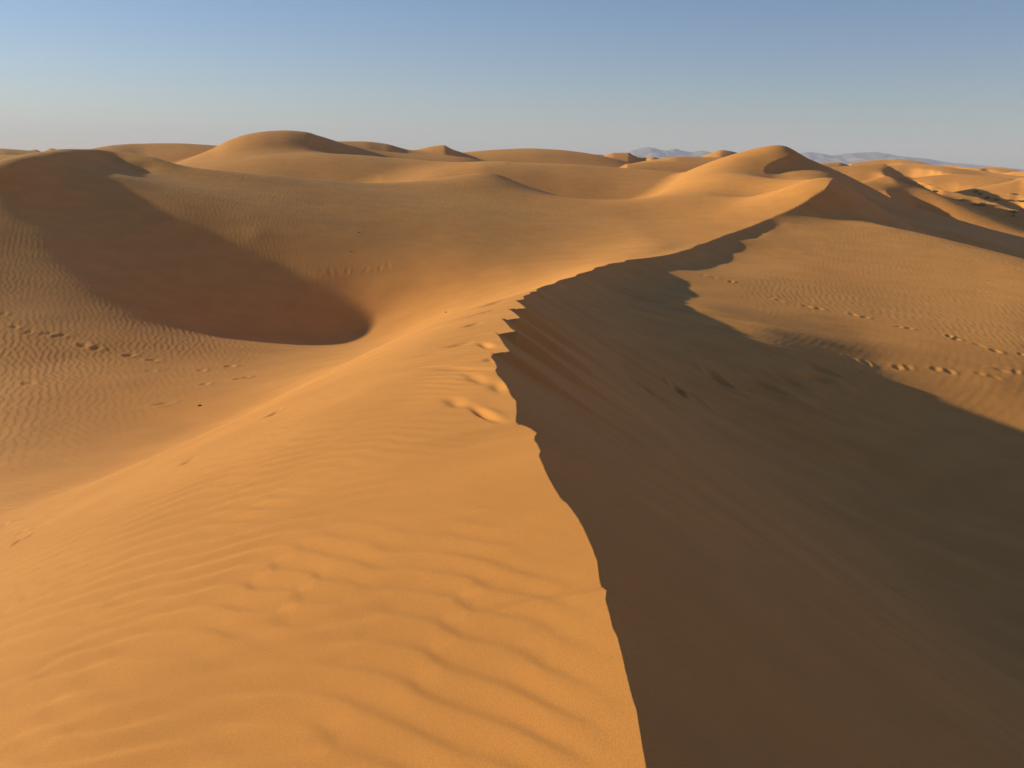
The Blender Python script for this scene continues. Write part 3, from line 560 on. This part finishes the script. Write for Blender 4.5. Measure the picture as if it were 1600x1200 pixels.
# ------------------------------------------------------------------ ripples, prints, small relief
def ripple_phase(x, y, lam, ang, spread, seed, band=.13, n=22):
    g = np.random.default_rng(seed)
    a = np.zeros(x.shape, np.float32); b = np.zeros(x.shape, np.float32)
    for _ in range(n):
        k = 2 * math.pi / (lam * (1 + band * g.normal()))
        t = ang + spread * g.normal()
        p = (k * (math.cos(t) * x + math.sin(t) * y) + g.random() * 6.283).astype(np.float32)
        A = .5 + g.random()
        a += A * np.cos(p); b += A * np.sin(p)
    return (np.arctan2(b, a) / (2 * math.pi)) % 1.0, np.clip(np.hypot(a, b) / (.62 * math.sqrt(n)), 0, 1)
def profile(ph, steep=.22):
    up_ = smooth(0, 1 - steep, ph); dn = 1 - smooth(1 - steep, 1.0, ph)
    return np.where(ph < 1 - steep, up_, dn) - .5

def footprints():
    L = []
    def add(u, v, a=.15, b=.15, d=.055, turn=0.0):
        p = hit(u + 2.5 * g.normal(), v + 1.2 * g.normal())
        if p is not None: L.append((p[0], p[1], a, b * (.7 + .6 * g.random()), d * (.6 + .7 * g.random()), .5 * g.normal() + turn))
    g = np.random.default_rng(3)
    for u, v in [(6,492),(24,512),(44,520),(76,522),(94,524),(132,541),(150,546),(200,555),(237,562),(232,581),(311,578),(356,574),(374,591),(387,590),(260,632),(48,600),(316,600)]:
        add(u, v, .09 + .06 * g.random(), .12 + .08 * g.random(), .025 + .02 * g.random())
    for u, v in [(1100,432),(1118,437),(1142,443),(1205,466),(1220,470),(1262,478),(1280,482),(1335,493),(1348,496),(1405,510),(1420,514),(1480,528),(1495,531),(1532,540),(1556,546),(1597,553)]:
        add(u, v, .08 + .03 * g.random(), .13 + .05 * g.random(), .018 + .015 * g.random())
    for u, v in [(1335,563),(1352,567),(1328,576),(1342,579),(1405,572),(1420,574),(1460,578),(1482,581),(1535,585),(1556,589),(1566,577),(1588,581)]:
        add(u, v, .08 + .03 * g.random(), .11 + .05 * g.random(), .014 + .014 * g.random())
    for u, v in [(500,427),(515,428),(530,427),(545,426),(575,423),(590,421),(583,426),(605,416)]:
        add(u, v, .08, .2, .012)
    for u, v in [(1275,578),(1288,582),(1265,592),(1280,596),(1220,598),(1232,603),(1195,606),(1210,612),(1120,596),(1135,601),(1060,612),(1078,618),(1010,612),(1025,620)]:
        add(u, v, .40, .13, .10, -.6)
    for u, v in [(8,822),(32,834),(24,846),(430,648),(298,716)]: add(u, v, .04, .08, .02)
    for u, v in [(1145,294),(1120,300),(1165,292),(1100,304),(1180,288),(1060,308),(575,272),(578,278),(535,258),(488,243),(905,303),(920,306),(940,309),(955,310)]: add(u, v, .14, .25, .012)
    return L
FP = footprints()
# grooves and slumps on the windward side just left of the crest: (from u, v, to u, v, half width, depth)
DENTS = [(738,639,777,658,.028,.055),(699,626,724,637,.05,.035),(741,494,773,484,.09,.05),(727,512,752,504,.08,.045),(698,543,738,535,.10,.05),(672,577,770,581,.05,.028),
         (728,588,762,603,.05,.03),(750,537,768,544,.04,.05),(752,481,792,468,.12,.05),(762,562,770,566,.05,.03),
         (770,600,786,615,.05,.03),(640,560,700,548,.10,.02),(412,656,440,640,.05,.035),(286,727,302,716,.05,.03)]
DP = []
for (ua, va, ub, vb, w_, d_) in DENTS:
    p = hit(ua, va); q = hit(ub, vb)
    if p is not None and q is not None:
        L_ = math.hypot(q[0] - p[0], q[1] - p[1])
        DP.append((.5 * (p[0] + q[0]), .5 * (p[1] + q[1]), max(.42 * L_, w_), w_, math.atan2(q[1] - p[1], q[0] - p[0]), d_ * .62))

def detail(x, y, z, inN, dx, inB, idn, slopeW=None):
    r = np.hypot(x, y)
    d = np.zeros(x.shape)
    near = r < 60
    # broad unevenness of blown sand, equal on both sides of a crest
    d += vnoise(x, y, 7.0, 4) * .014 * smooth(1, 10, r) + vnoise(x, y, 2.3, 5) * .010 + vnoise(x, y, 18, 6) * .02 * smooth(15, 40, r)
    # windward ripples near the camera
    cd = np.abs(dx)
    flankW = (~inN) & (x > -14) & near & (r < 60)
    m = flankW & (r < 34)
    if m.any():
        X = x[m]; Y = y[m]
        q = np.clip(dx[m], -2.8, 0); lin = dx[m] - q
        psi = .86 * Y + .85 * q + .08 * q * q + .40 * lin
        ph, am = ripple_phase(psi + (.06 * vnoise(X, Y, .75, 8) + .10 * vnoise(X, Y, 1.6, 28)), .9 * X - .3 * Y, .195, 0.0, .25, 11, .08)
        A = (.0082 + .0035 * smooth(.8, 2.2, cd[m])) * smooth(0, .35, cd[m]) * (.7 + .45 * vnoise(X, Y, 1.7, 10)) * smooth(-11, -6.5, X) * (1 - smooth(14, 24, r[m]))
        d[m] += profile(ph, .36) * A * am
    # coarse ripples in the left basin
    m = (~inN) & (x < -4.5) & (r < 92) & (y > 0)
    if m.any():
        X = x[m]; Y = y[m]
        ph, am = ripple_phase(X + .25 * vnoise(X, Y, 4, 13), Y + .25 * vnoise(X, Y, 4.5, 14), .215, math.radians(32), .24, 12, .12)
        cx = crest_x(Y)
        A = .0125 * smooth(-4.5, -9, X) * np.interp(r[m], [30, 45, 60, 80, 92], [1, .6, .5, .4, 0]) * np.where(r[m] > 45, smooth(-.12, -.25, X / np.maximum(Y, 1)), 1) * smooth(7, 11.5, np.abs(X - cx)) * (.7 + .3 * vnoise(X, Y, 3, 15))
        A *= 1 - .75 * smooth(-12, -7, X)
        d[m] += profile(ph, .3) * A * am
    # right hand hump
    m = inN & (r < 62) & (y > 20)
    if m.any():
        X = x[m]; Y = y[m]
        XX = X + .3 * vnoise(X, Y, 5, 16); YY = Y + .3 * vnoise(X, Y, 6, 17)
        A = .0075 * smooth(3.5, 6, dx[m]) * smooth(20, 24, Y) * (.7 + .3 * vnoise(X, Y, 4, 18))
        ph, am = ripple_phase(XX, YY, .24, math.radians(-6), .12, 13, .1)
        ph2, am2 = ripple_phase(XX, YY, .22, math.radians(58), .22, 23, .12)
        wf_ = smooth(28, 36, Y + .3 * X - 3 + vnoise(X, Y, 6, 24) * 3)
        d[m] += (profile(ph, .35) * am * wf_ + profile(ph2, .35) * am2 * (1 - wf_)) * A
    # avalanche flutes down the slip face
    m = inN & (r < 45) & (y > -4)
    if m.any():
        X = dx[m]; Y = y[m]
        q = Y + .30 * X
        fl = vnoise(q, X * .12, .42, 19) * .5 + vnoise(q, X * .1, .9, 20) * .6 + vnoise(q, X * .1, .2, 21) * .22
        g = vnoise(q, X, 3.1, 22) * .5 + .6
        d[m] += fl * .095 * g * smooth(.0, 1.2, X) * (1 - smooth(6.5, 11, X)) * (1 - smooth(26, 36, Y))
    m = inN & (r < 30) & (dx > 1)
    if m.any():
        X = x[m]; Y = y[m]
        ph, am = ripple_phase(X + .2 * vnoise(X, Y, 3, 30), Y + .2 * vnoise(X, Y, 3.3, 31), .21, math.radians(72), .2, 33, .1)
        d[m] += profile(ph, .35) * am * .006 * smooth(2.5, 6, dx[m]) * (1 - smooth(20, 26, Y))
    for (px, py, a, b, dp, tn) in FP:
        m = (np.abs(x - px) < 4 * a + .1) & (np.abs(y - py) < 4 * b + .1)
        if m.any():
            c, s_ = math.cos(tn), math.sin(tn)
            U = (x[m] - px) * c + (y[m] - py) * s_; V = -(x[m] - px) * s_ + (y[m] - py) * c
            q = (U / a) ** 2 + (V / b) ** 2
            d[m] += -dp * np.exp(-q) + dp * .45 * np.exp(-((U - 1.3 * a) / a) ** 2 - (V / (1.2 * b)) ** 2) + dp * .2 * np.exp(-(np.sqrt(q) - 1.8) ** 2 * 3)
    for (px, py, a, b, tn, dp) in DP:
        m = (np.abs(x - px) < 2.6) & (np.abs(y - py) < 2.6)
        if m.any():
            c, s_ = math.cos(tn), math.sin(tn)
            U = (x[m] - px) * c + (y[m] - py) * s_; V = -(x[m] - px) * s_ + (y[m] - py) * c
            q = (U / a) ** 2 + (V / b) ** 2
            d[m] += -dp * np.exp(-q) + dp * .2 * np.exp(-(U / a) ** 2 - ((V - 2.2 * b) / (1.4 * b)) ** 2)
    return d

# ------------------------------------------------------------------ terrain mesh: a fan, fine near the viewpoint
def radii():
    r = [.25]
    while r[-1] < 7000:
        q = r[-1]
        if q < 1.4: dr = .12
        elif q < 7.6: dr = min(.0011 * q * q + .003, .0062 * q)
        elif q < 22: dr = .0058 * q
        elif q < 48: dr = .0042 * q
        elif q < 150: dr = .0058 * q
        elif q < 500: dr = .012 * q
        else: dr = .03 * q
        r.append(q + dr)
    return np.array(r)
RR = radii()
ang = np.concatenate([np.linspace(-180, -50, 66)[:-1], np.linspace(-50, -31, 40)[:-1], np.linspace(-31, 31, 1130), np.linspace(31, 50, 40)[1:], np.linspace(50, 180, 66)[1:-1]])
TH = np.radians(ang)               # bearing from +Y towards +X
NR, NA = len(RR), len(TH)
th = np.repeat(TH[None, :], NR, 0)
rr = np.repeat(RR[:, None], NA, 1)
# put one vertex of each ring exactly on the ridge's broken crest
def side(r, t):
    X = r * np.sin(t); Y = r * np.cos(t)
    return X - crest_x(Y) - edge_dx(Y)
sd = side(rr, th)
for i in range(NR):
    if not (1.3 < RR[i] < 66): continue
    js = np.where((sd[i, :-1] < 0) != (sd[i, 1:] < 0))[0]
    for j in js:
        if not (110 < j < NA - 110): continue
        a, b = TH[j], TH[j + 1]; fa = sd[i, j]
        for _ in range(14):
            m_ = .5 * (a + b); fm = side(RR[i], m_)
            if (fm < 0) == (fa < 0): a = m_
            else: b = m_
        k = j if (a - TH[j]) < (TH[j + 1] - b) else j + 1
        th[i, k] = .5 * (a + b)
X = rr * np.sin(th); Y = rr * np.cos(th)
Z, ID, INN, DX, INB = ground(X.ravel(), Y.ravel(), True)
print('height', round(time.time() - T0, 1), NR, NA)
xf = X.ravel(); yf = Y.ravel()
Z = Z + detail(xf, yf, Z, INN, DX, INB, ID)
Zg = Z.reshape(NR, NA)
co = np.stack([xf, yf, Z], 1)
# extra hub vertex
hub = np.array([[0, 0, float(ground(np.array([0.]), np.array([0.]))[0])]])
co = np.vstack([co, hub])

# smooth normals of the whole sheet so that the seams between its pieces do not show
P3 = np.stack([X, Y, Zg], -1)
P3w = np.concatenate([P3[:, -1:], P3, P3[:, :1]], 1)
e1 = np.diff(P3w, axis=0); e2 = np.diff(P3w, axis=1)
q = np.cross(e2[:-1], e1[:, :-1])  # per cell
q /= np.maximum(np.linalg.norm(q, axis=-1, keepdims=True), 1e-12)
q *= np.where(q[..., 2:3] < 0, -1, 1)
area = 1.0
nv = np.zeros((NR, NA, 3))
nv[:-1] += q[:, 1:]; nv[:-1] += q[:, :-1]; nv[1:] += q[:, 1:]; nv[1:] += q[:, :-1]
nv /= np.linalg.norm(nv, axis=-1, keepdims=True)
NV = np.vstack([nv.reshape(-1, 3), [[0, 0, 1]]])

i0 = (np.arange(NR - 1)[:, None] * NA + np.arange(NA)[None]).ravel()
i1 = (np.arange(NR - 1)[:, None] * NA + (np.arange(NA)[None] + 1) % NA).ravel()
quads = np.stack([i0, i1, i1 + NA, i0 + NA], 1)
hubt = np.stack([np.arange(NA), (np.arange(NA) + 1) % NA, np.full(NA, NR * NA)], 1)[:, ::-1]

# region number per quad
fx = xf[i0]; fy = yf[i0]; fid = ID[i0]; fN = INN[i0]; fr = np.hypot(fx, fy)
reg = np.zeros(len(i0), int)                       # 0 = open ground
inner = (fr < 150)
toe = [(-9.5,-60),(-9.5,0),(-8.2,10),(-7.4,16),(-6.2,24),(-4.6,32),(-2.0,40),(0,48),(4,58),(8,68),(10,79),(9,96),(14,118),(30,140),(60,140)]
left_poly = toe[:-2] + [(30,150),(-400,150),(-400,-60)]
isleft = pip(fx, fy, left_poly)
d1 = [(-60,20),(-34,26),(-24,30),(-19,34),(-14.5,38),(-11,40),(-8,40.5),(-7.2,41.5),(-9,44),(-13,46.5),(-17,52),(-19,62),(-20,75),(-60,75)]
isd1 = pip(fx, fy, d1)
reg[inner & ~fN] = 1                                # ridge dune (windward)
reg[inner & ~fN & isleft] = 3                       # left basin
reg[inner & isd1] = 2                               # shaded dune
reg[INB[i0]] = 1
dxq = DX[i0]
hump = fN & inner & (fy > 20) & (((fx - crest_x(fy)) > 6.5) | False) & (fx > 6.0 + (fy - 36) * .22)
slip = fN & inner & ~hump & (dxq < 9.0) & (fy < 68)
reg[slip] = 1
reg[fN & inner & ~slip] = 4                         # right basin and hump
reg[fN & inner & (fy > 60) & (fy > 62 + 0 * fx) & (fx < 30) ] = 1
reg[(fid >= 10)] = fid[fid >= 10]

def tag(o, label=None, cat=None, group=None, kind=None):
    if label: o['label'] = label
    if cat: o['category'] = cat
    if group: o['group'] = group
    if kind: o['kind'] = kind
    return o

def mesh_obj(name, V, Fq, mats, normals=None, Ft=None, smoothf=True, parent=None):
    me = bpy.data.meshes.new(name)
    nq = len(Fq) if Fq is not None else 0
    nt = len(Ft) if Ft is not None else 0
    me.vertices.add(len(V)); me.vertices.foreach_set('co', np.asarray(V, np.float32).ravel())
    loops = np.concatenate([np.asarray(Fq).ravel() if nq else np.zeros(0, int), np.asarray(Ft).ravel() if nt else np.zeros(0, int)]).astype(np.int32)
    me.loops.add(len(loops)); me.loops.foreach_set('vertex_index', loops)
    starts = np.concatenate([np.arange(nq) * 4, nq * 4 + np.arange(nt) * 3]).astype(np.int32)
    me.polygons.add(nq + nt); me.polygons.foreach_set('loop_start', starts)
    me.update(calc_edges=True)
    me.polygons.foreach_set('use_smooth', np.full(nq + nt, smoothf))
    if normals is not None:
        at = me.attributes.new('custom_normal', 'FLOAT_VECTOR', 'POINT')
        at.data.foreach_set('vector', np.asarray(normals, np.float32).ravel())
    for m in mats: me.materials.append(m)
    me.update()
    o = bpy.data.objects.new(name, me); C.objects.link(o)
    if parent: o.parent = parent
    return o

# ------------------------------------------------------------------ sand material
def sand_material():
    m = bpy.data.materials.new('sand'); m.use_nodes = True
    nt = m.node_tree; N_ = nt.nodes; Lk = nt.links
    bs = N_['Principled BSDF']
    bs.inputs['Roughness'].default_value = .95
    bs.inputs['Specular IOR Level'].default_value = .12
    bs.inputs['Diffuse Roughness'].default_value = .6
    geo = N_.new('ShaderNodeNewGeometry')
    def noise(scale, detail=4, rough=.55, vec=None):
        n = N_.new('ShaderNodeTexNoise'); n.inputs['Scale'].default_value = scale
        n.inputs['Detail'].default_value = detail; n.inputs['Roughness'].default_value = rough
        Lk.new(vec or geo.outputs['Position'], n.inputs['Vector']); return n
    big = noise(.06, 3); mid = noise(.9, 4); grain = noise(240, 2, .7)
    r = N_.new('ShaderNodeValToRGB')
    r.color_ramp.elements[0].position = .3; r.color_ramp.elements[0].color = (.635, .276, .072, 1)
    r.color_ramp.elements[1].position = .72; r.color_ramp.elements[1].color = (.695, .326, .090, 1)
    Lk.new(big.outputs['Fac'], r.inputs['Fac'])
    def mixv(a, fac_node, lo, hi):
        mp = N_.new('ShaderNodeMapRange'); mp.inputs['From Min'].default_value = .3; mp.inputs['From Max'].default_value = .7
        mp.inputs['To Min'].default_value = lo; mp.inputs['To Max'].default_value = hi
        Lk.new(fac_node.outputs['Fac'], mp.inputs['Value'])
        v = N_.new('ShaderNodeVectorMath'); v.operation = 'SCALE'
        Lk.new(a, v.inputs[0]); Lk.new(mp.outputs['Result'], v.inputs['Scale']); return v.outputs[0]
    c = mixv(r.outputs['Color'], mid, .925, 1.05)
    c = mixv(c, grain, .84, 1.15)
    Lk.new(c, bs.inputs['Base Color'])
    # distant wind ripples too fine for the mesh
    mpn = N_.new('ShaderNodeMapping'); mpn.inputs['Rotation'].default_value = (0, 0, math.radians(-25)); mpn.inputs['Scale'].default_value = (1.0, .16, 1.0)
    Lk.new(geo.outputs['Position'], mpn.inputs['Vector'])
    rip = noise(5.0, 2, .5, mpn.outputs['Vector'])
    cd = N_.new('ShaderNodeCameraData')
    dist = N_.new('ShaderNodeVectorMath'); dist.operation = 'LENGTH'; Lk.new(geo.outputs['Position'], dist.inputs[0])
    N_.remove(cd)
    mr = N_.new('ShaderNodeMapRange'); mr.inputs['From Min'].default_value = 42; mr.inputs['From Max'].default_value = 62
    mr.inputs['To Min'].default_value = 0; mr.inputs['To Max'].default_value = .011
    Lk.new(dist.outputs['Value'], mr.inputs['Value'])
    b1 = N_.new('ShaderNodeBump'); b1.inputs['Strength'].default_value = 1.0
    Lk.new(rip.outputs['Fac'], b1.inputs['Height']); Lk.new(mr.outputs['Result'], b1.inputs['Distance'])
    b2 = N_.new('ShaderNodeBump'); b2.inputs['Strength'].default_value = .8; b2.inputs['Distance'].default_value = .002
    gb = noise(260, 3, .7)
    Lk.new(gb.outputs['Fac'], b2.inputs['Height']); Lk.new(b1.outputs['Normal'], b2.inputs['Normal'])
    Lk.new(b2.outputs['Normal'], bs.inputs['Normal'])
    return m
SAND = sand_material()

def piece(name, mask, label, hubtris=False):
    f = quads[mask]
    used = np.zeros(len(co), bool); used[f.ravel()] = True
    if hubtris: used[hubt.ravel()] = True
    idx = np.cumsum(used) - 1
    o = mesh_obj(name, co[used], idx[f], [SAND], NV[used], idx[hubt] if hubtris else None)
    tag(o, label, kind='structure')
    return o

piece('sand_dune', reg == 1, 'long dune ridge with a knife edge crest running from the foreground to the peak at right', True)
piece('sand_dune', reg == 2, 'rounded dune at left with its near side in deep shade')
piece('sand_basin', reg == 3, 'lit rippled sand hollow left of the ridge')
piece('sand_basin', reg == 4, 'rippled sand hollow and low hump right of the ridge, half in its shadow')
for i, (nm, R) in enumerate(FAR):
    mk = reg == 10 + i
    if mk.sum() > 60:
        piece('sand_dune', mk, nm or None)
    else:
        reg[mk] = 0
piece('ground', reg == 0, 'open dune field reaching to the horizon')
print('terrain', round(time.time() - T0, 1))

# ------------------------------------------------------------------ mountains
def mountains():
    m = bpy.data.materials.new('mountain_rock'); m.use_nodes = True
    bs = m.node_tree.nodes['Principled BSDF']
    n = m.node_tree.nodes.new('ShaderNodeTexNoise'); n.inputs['Scale'].default_value = .02; n.inputs['Detail'].default_value = 6
    g = m.node_tree.nodes.new('ShaderNodeNewGeometry'); m.node_tree.links.new(g.outputs['Position'], n.inputs['Vector'])
    r = m.node_tree.nodes.new('ShaderNodeValToRGB')
    r.color_ramp.elements[0].color = (.13, .115, .11, 1); r.color_ramp.elements[1].color = (.17, .15, .14, 1)
    m.node_tree.links.new(n.outputs['Fac'], r.inputs['Fac']); m.node_tree.links.new(r.outputs['Color'], bs.inputs['Base Color'])
    bs.inputs['Roughness'].default_value = 1
    def rng_(name, sky_, dist, label, seed):
        P = np.array([pY(u, v, dist) for u, v in sky_])
        n = 260; nd = 46
        xs = np.linspace(P[0, 0], P[-1, 0], n); zc = np.interp(xs, P[:, 0], P[:, 2]); depth = 900.0
        ds = np.linspace(-1, 1, nd)
        XX, DD = np.meshgrid(xs, ds)
        edge = np.minimum(np.abs(XX - xs[0]), np.abs(XX - xs[-1]))
        rid = 1 - np.abs(vnoise(XX, DD * depth, 140, seed)); rid2 = 1 - np.abs(vnoise(XX, DD * depth, 60, seed + 1))
        top = zc[None, :] + 12
        ZZ = -12 + top * (1 - np.abs(DD)) ** .9 * (1 - (.42 * (1 - rid) + .22 * (1 - rid2)) * np.clip(np.abs(DD) * 5, .15, 1))
        YY = dist + DD * depth
        V = np.stack([XX, YY, ZZ], -1).reshape(-1, 3)
        i = (np.arange(nd - 1)[:, None] * n + np.arange(n - 1)[None]).ravel()
        F = np.stack([i, i + 1, i + n + 1, i + n], 1)
        o = mesh_obj(name, V, F, [m]); tag(o, label, kind='structure'); return o
    rng_('mountain_range', [(940,262),(965,247),(975,240),(985,234),(995,231),(1003,228.5),(1012,227),(1020,229),(1028,232),(1040,234),(1048,232.5),(1055,231),(1065,234),(1080,236),(1095,234),(1110,237),(1130,242),(1160,250),(1200,262)],
         5600, 'blue mountains far beyond the dunes left of the ridge peak', 31)
    rng_('mountain_range', [(1180,262),(1215,248),(1240,239),(1262,236),(1280,238),(1295,241),(1305,240.5),(1320,238),(1345,236),(1365,235.5),(1385,239),(1405,242),(1430,244),(1450,247),(1470,251),(1490,254),(1530,257),(1560,261),(1600,264),(1680,270),(1760,280)],
         5600, 'long low blue mountain range far beyond the dunes at right', 37)
mountains()

# ------------------------------------------------------------------ shrubs and debris
def leafmat(name, c1, c2):
    m = bpy.data.materials.new(name); m.use_nodes = True
    bs = m.node_tree.nodes['Principled BSDF']; bs.inputs['Roughness'].default_value = .8
    n = m.node_tree.nodes.new('ShaderNodeTexNoise'); n.inputs['Scale'].default_value = 6
    r = m.node_tree.nodes.new('ShaderNodeValToRGB'); r.color_ramp.elements[0].color = (*c1, 1); r.color_ramp.elements[1].color = (*c2, 1)
    g = m.node_tree.nodes.new('ShaderNodeNewGeometry'); m.node_tree.links.new(g.outputs['Position'], n.inputs['Vector'])
    m.node_tree.links.new(n.outputs['Fac'], r.inputs['Fac']); m.node_tree.links.new(r.outputs['Color'], bs.inputs['Base Color'])
    return m
GREEN = leafmat('shrub_green', (.34, .33, .13), (.52, .47, .22))
DRY = leafmat('shrub_dry', (.5, .37, .17), (.68, .5, .26))
TWIG = leafmat('twig', (.05, .03, .02), (.10, .06, .04))

def shrub(u, v, w, h, dry, label, seed):
    p = hit(u, v)
    if p is None: return
    g = np.random.default_rng(seed)
    root = bpy.data.objects.new('desert_shrub', None); C.objects.link(root)
    root.location = (p[0], p[1], p[2] - .02)
    tag(root, label, 'shrub', 'desert shrubs on the low ground at right')
    V = []; F = []
    for _ in range(520):
        a = g.random() * 6.283; rad = math.sqrt(g.random()) * w; hh = h * (.35 + .65 * g.random()) * math.sqrt(max(.05, 1 - (rad / w) ** 2))
        bx, by = rad * .6 * math.cos(a), rad * .6 * math.sin(a)
        tx, ty = rad * math.cos(a) + g.normal() * .05, rad * math.sin(a) + g.normal() * .05
        t2 = g.random() * 6.283; wd = .03 + .03 * g.random()
        ox, oy = math.cos(t2) * wd, math.sin(t2) * wd
        z0 = hh * .25 * g.random()
        i = len(V); V += [(bx - ox, by - oy, z0), (bx + ox, by + oy, z0), (tx + ox * .3, ty + oy * .3, hh), (tx - ox * .3, ty - oy * .3, hh)]
        F.append((i, i + 1, i + 2, i + 3))
    mesh_obj('foliage', np.array(V), np.array(F), [DRY if dry else GREEN], smoothf=False, parent=root)
    V = []; F = []
    for _ in range(26):
        a = g.random() * 6.283; rad = math.sqrt(g.random()) * w * .8; hh = h * (.4 + .5 * g.random())
        e = .012; i = len(V)
        for (cx, cy, cz, s) in ((0, 0, -.05, 1.0), (rad * math.cos(a), rad * math.sin(a), hh, .4)):
            V += [(cx + e * s, cy, cz), (cx - e * s * .5, cy + e * s * .86, cz), (cx - e * s * .5, cy - e * s * .86, cz)]
        F += [(i, i + 1, i + 4, i + 3), (i + 1, i + 2, i + 5, i + 4), (i + 2, i, i + 3, i + 5)]
    mesh_obj('stem', np.array(V), np.array(F), [TWIG], smoothf=False, parent=root)
    return root
SH = [(1525,300.5,.55,.6,0,'dark green desert shrub highest up the slope, nearest the far lit dune'),
      (1532,303,.4,.3,0,'small green shrub just below right of the highest shrub'),
      (1582,303,.6,.25,1,'flat straw coloured shrub under the lit dune face near the right edge'),
      (1543,310,.6,.5,0,'olive shrub at the left end of the middle row of scrub'),
      (1557,312,.8,.4,1,'wide dry shrub in the middle row right of the olive one'),
      (1575,312.5,.6,.25,1,'low straw shrub at the right end of the middle row'),
      (1594,314.5,.9,.4,0,'broad green shrub cut by the right edge of the photo'),
      (1502,312.5,.6,.45,1,'dry shrub at the foot of the dark dune slope, furthest left of the scrub'),
      (1459,300,.5,.45,0,'small green shrub on the dark slip face left of the scrub'),
      (1523,320,.45,.35,1,'small dry shrub left beside the rounded pale green bush'),
      (1534,320.5,.65,.75,0,'rounded pale green bush standing alone in the middle of the scrub'),
      (1584,331,.9,.5,0,'long green shrub lowest on the slope near the right edge'),
      (1583,338,.35,.4,1,'tiny brown shrub just below the long green shrub')]
for i, s in enumerate(SH): shrub(s[0], s[1], s[2] * .75, s[3] * .8, *s[4:], seed=100 + i)

def pebble(u, v, s, label, seed):
    p = hit(u, v)
    g = np.random.default_rng(seed)
    ph = np.linspace(0, 2 * math.pi, 9)[:-1]; V = [(0, 0, s * .55)]
    for k, (rad, z) in enumerate(((.6, .42), (1.0, .1), (.8, -.3))):
        for t in ph: V.append((s * rad * math.cos(t) * (1 + .25 * g.normal()), s * rad * math.sin(t) * .7, s * z))
    F = []; T = [(0, 1 + j, 1 + (j + 1) % 8) for j in range(8)]
    for k in range(2):
        for j in range(8):
            a = 1 + k * 8 + j; b = 1 + k * 8 + (j + 1) % 8; F.append((a, a + 8, b + 8, b))
    o = mesh_obj('pebble', np.array(V), np.array(F), [TWIG], Ft=np.array(T))
    o.location = p; tag(o, label, 'pebble', 'dark pebbles lying on the sand')
for i, a in enumerate([(697,488,.045,'dark pebble on the lit hollow floor just beyond the ridge flank'),(312,634,.06,'dark pebble on the left hollow floor above the ridge toe'),
                       (560,363,.07,'dark speck of stone high on the lit slope of the left hollow'),(548,393,.05,'small dark stone on the lit slope beside the shaded dune')]):
    pebble(*a, seed=50 + i)

# ------------------------------------------------------------------ air
def haze():
    me = bpy.data.meshes.new('haze')
    x0, y0, z0, x1, y1, z1 = -7600, -7600, -14, 7600, 7600, 190
    v = [(x, y, z) for z in (z0, z1) for y in (y0, y1) for x in (x0, x1)]
    f = [(0, 2, 3, 1), (4, 5, 7, 6), (0, 1, 5, 4), (2, 6, 7, 3), (0, 4, 6, 2), (1, 3, 7, 5)]
    me.from_pydata(v, [], f); me.update()
    o = bpy.data.objects.new('haze', me); C.objects.link(o); tag(o, kind='stuff')
    m = bpy.data.materials.new('haze'); m.use_nodes = True; nt = m.node_tree
    nt.nodes.remove(nt.nodes['Principled BSDF'])
    pv = nt.nodes.new('ShaderNodeVolumePrincipled')
    pv.inputs['Color'].default_value = (.55, .62, .90, 1); pv.inputs['Density'].default_value = HAZE_DENSITY
    pv.inputs['Anisotropy'].default_value = 0
    nt.links.new(pv.outputs[0], nt.nodes['Material Output'].inputs['Volume'])
    me.materials.append(m)
HAZE_DENSITY = 0.00016
haze()
print('done', round(time.time() - T0, 1))
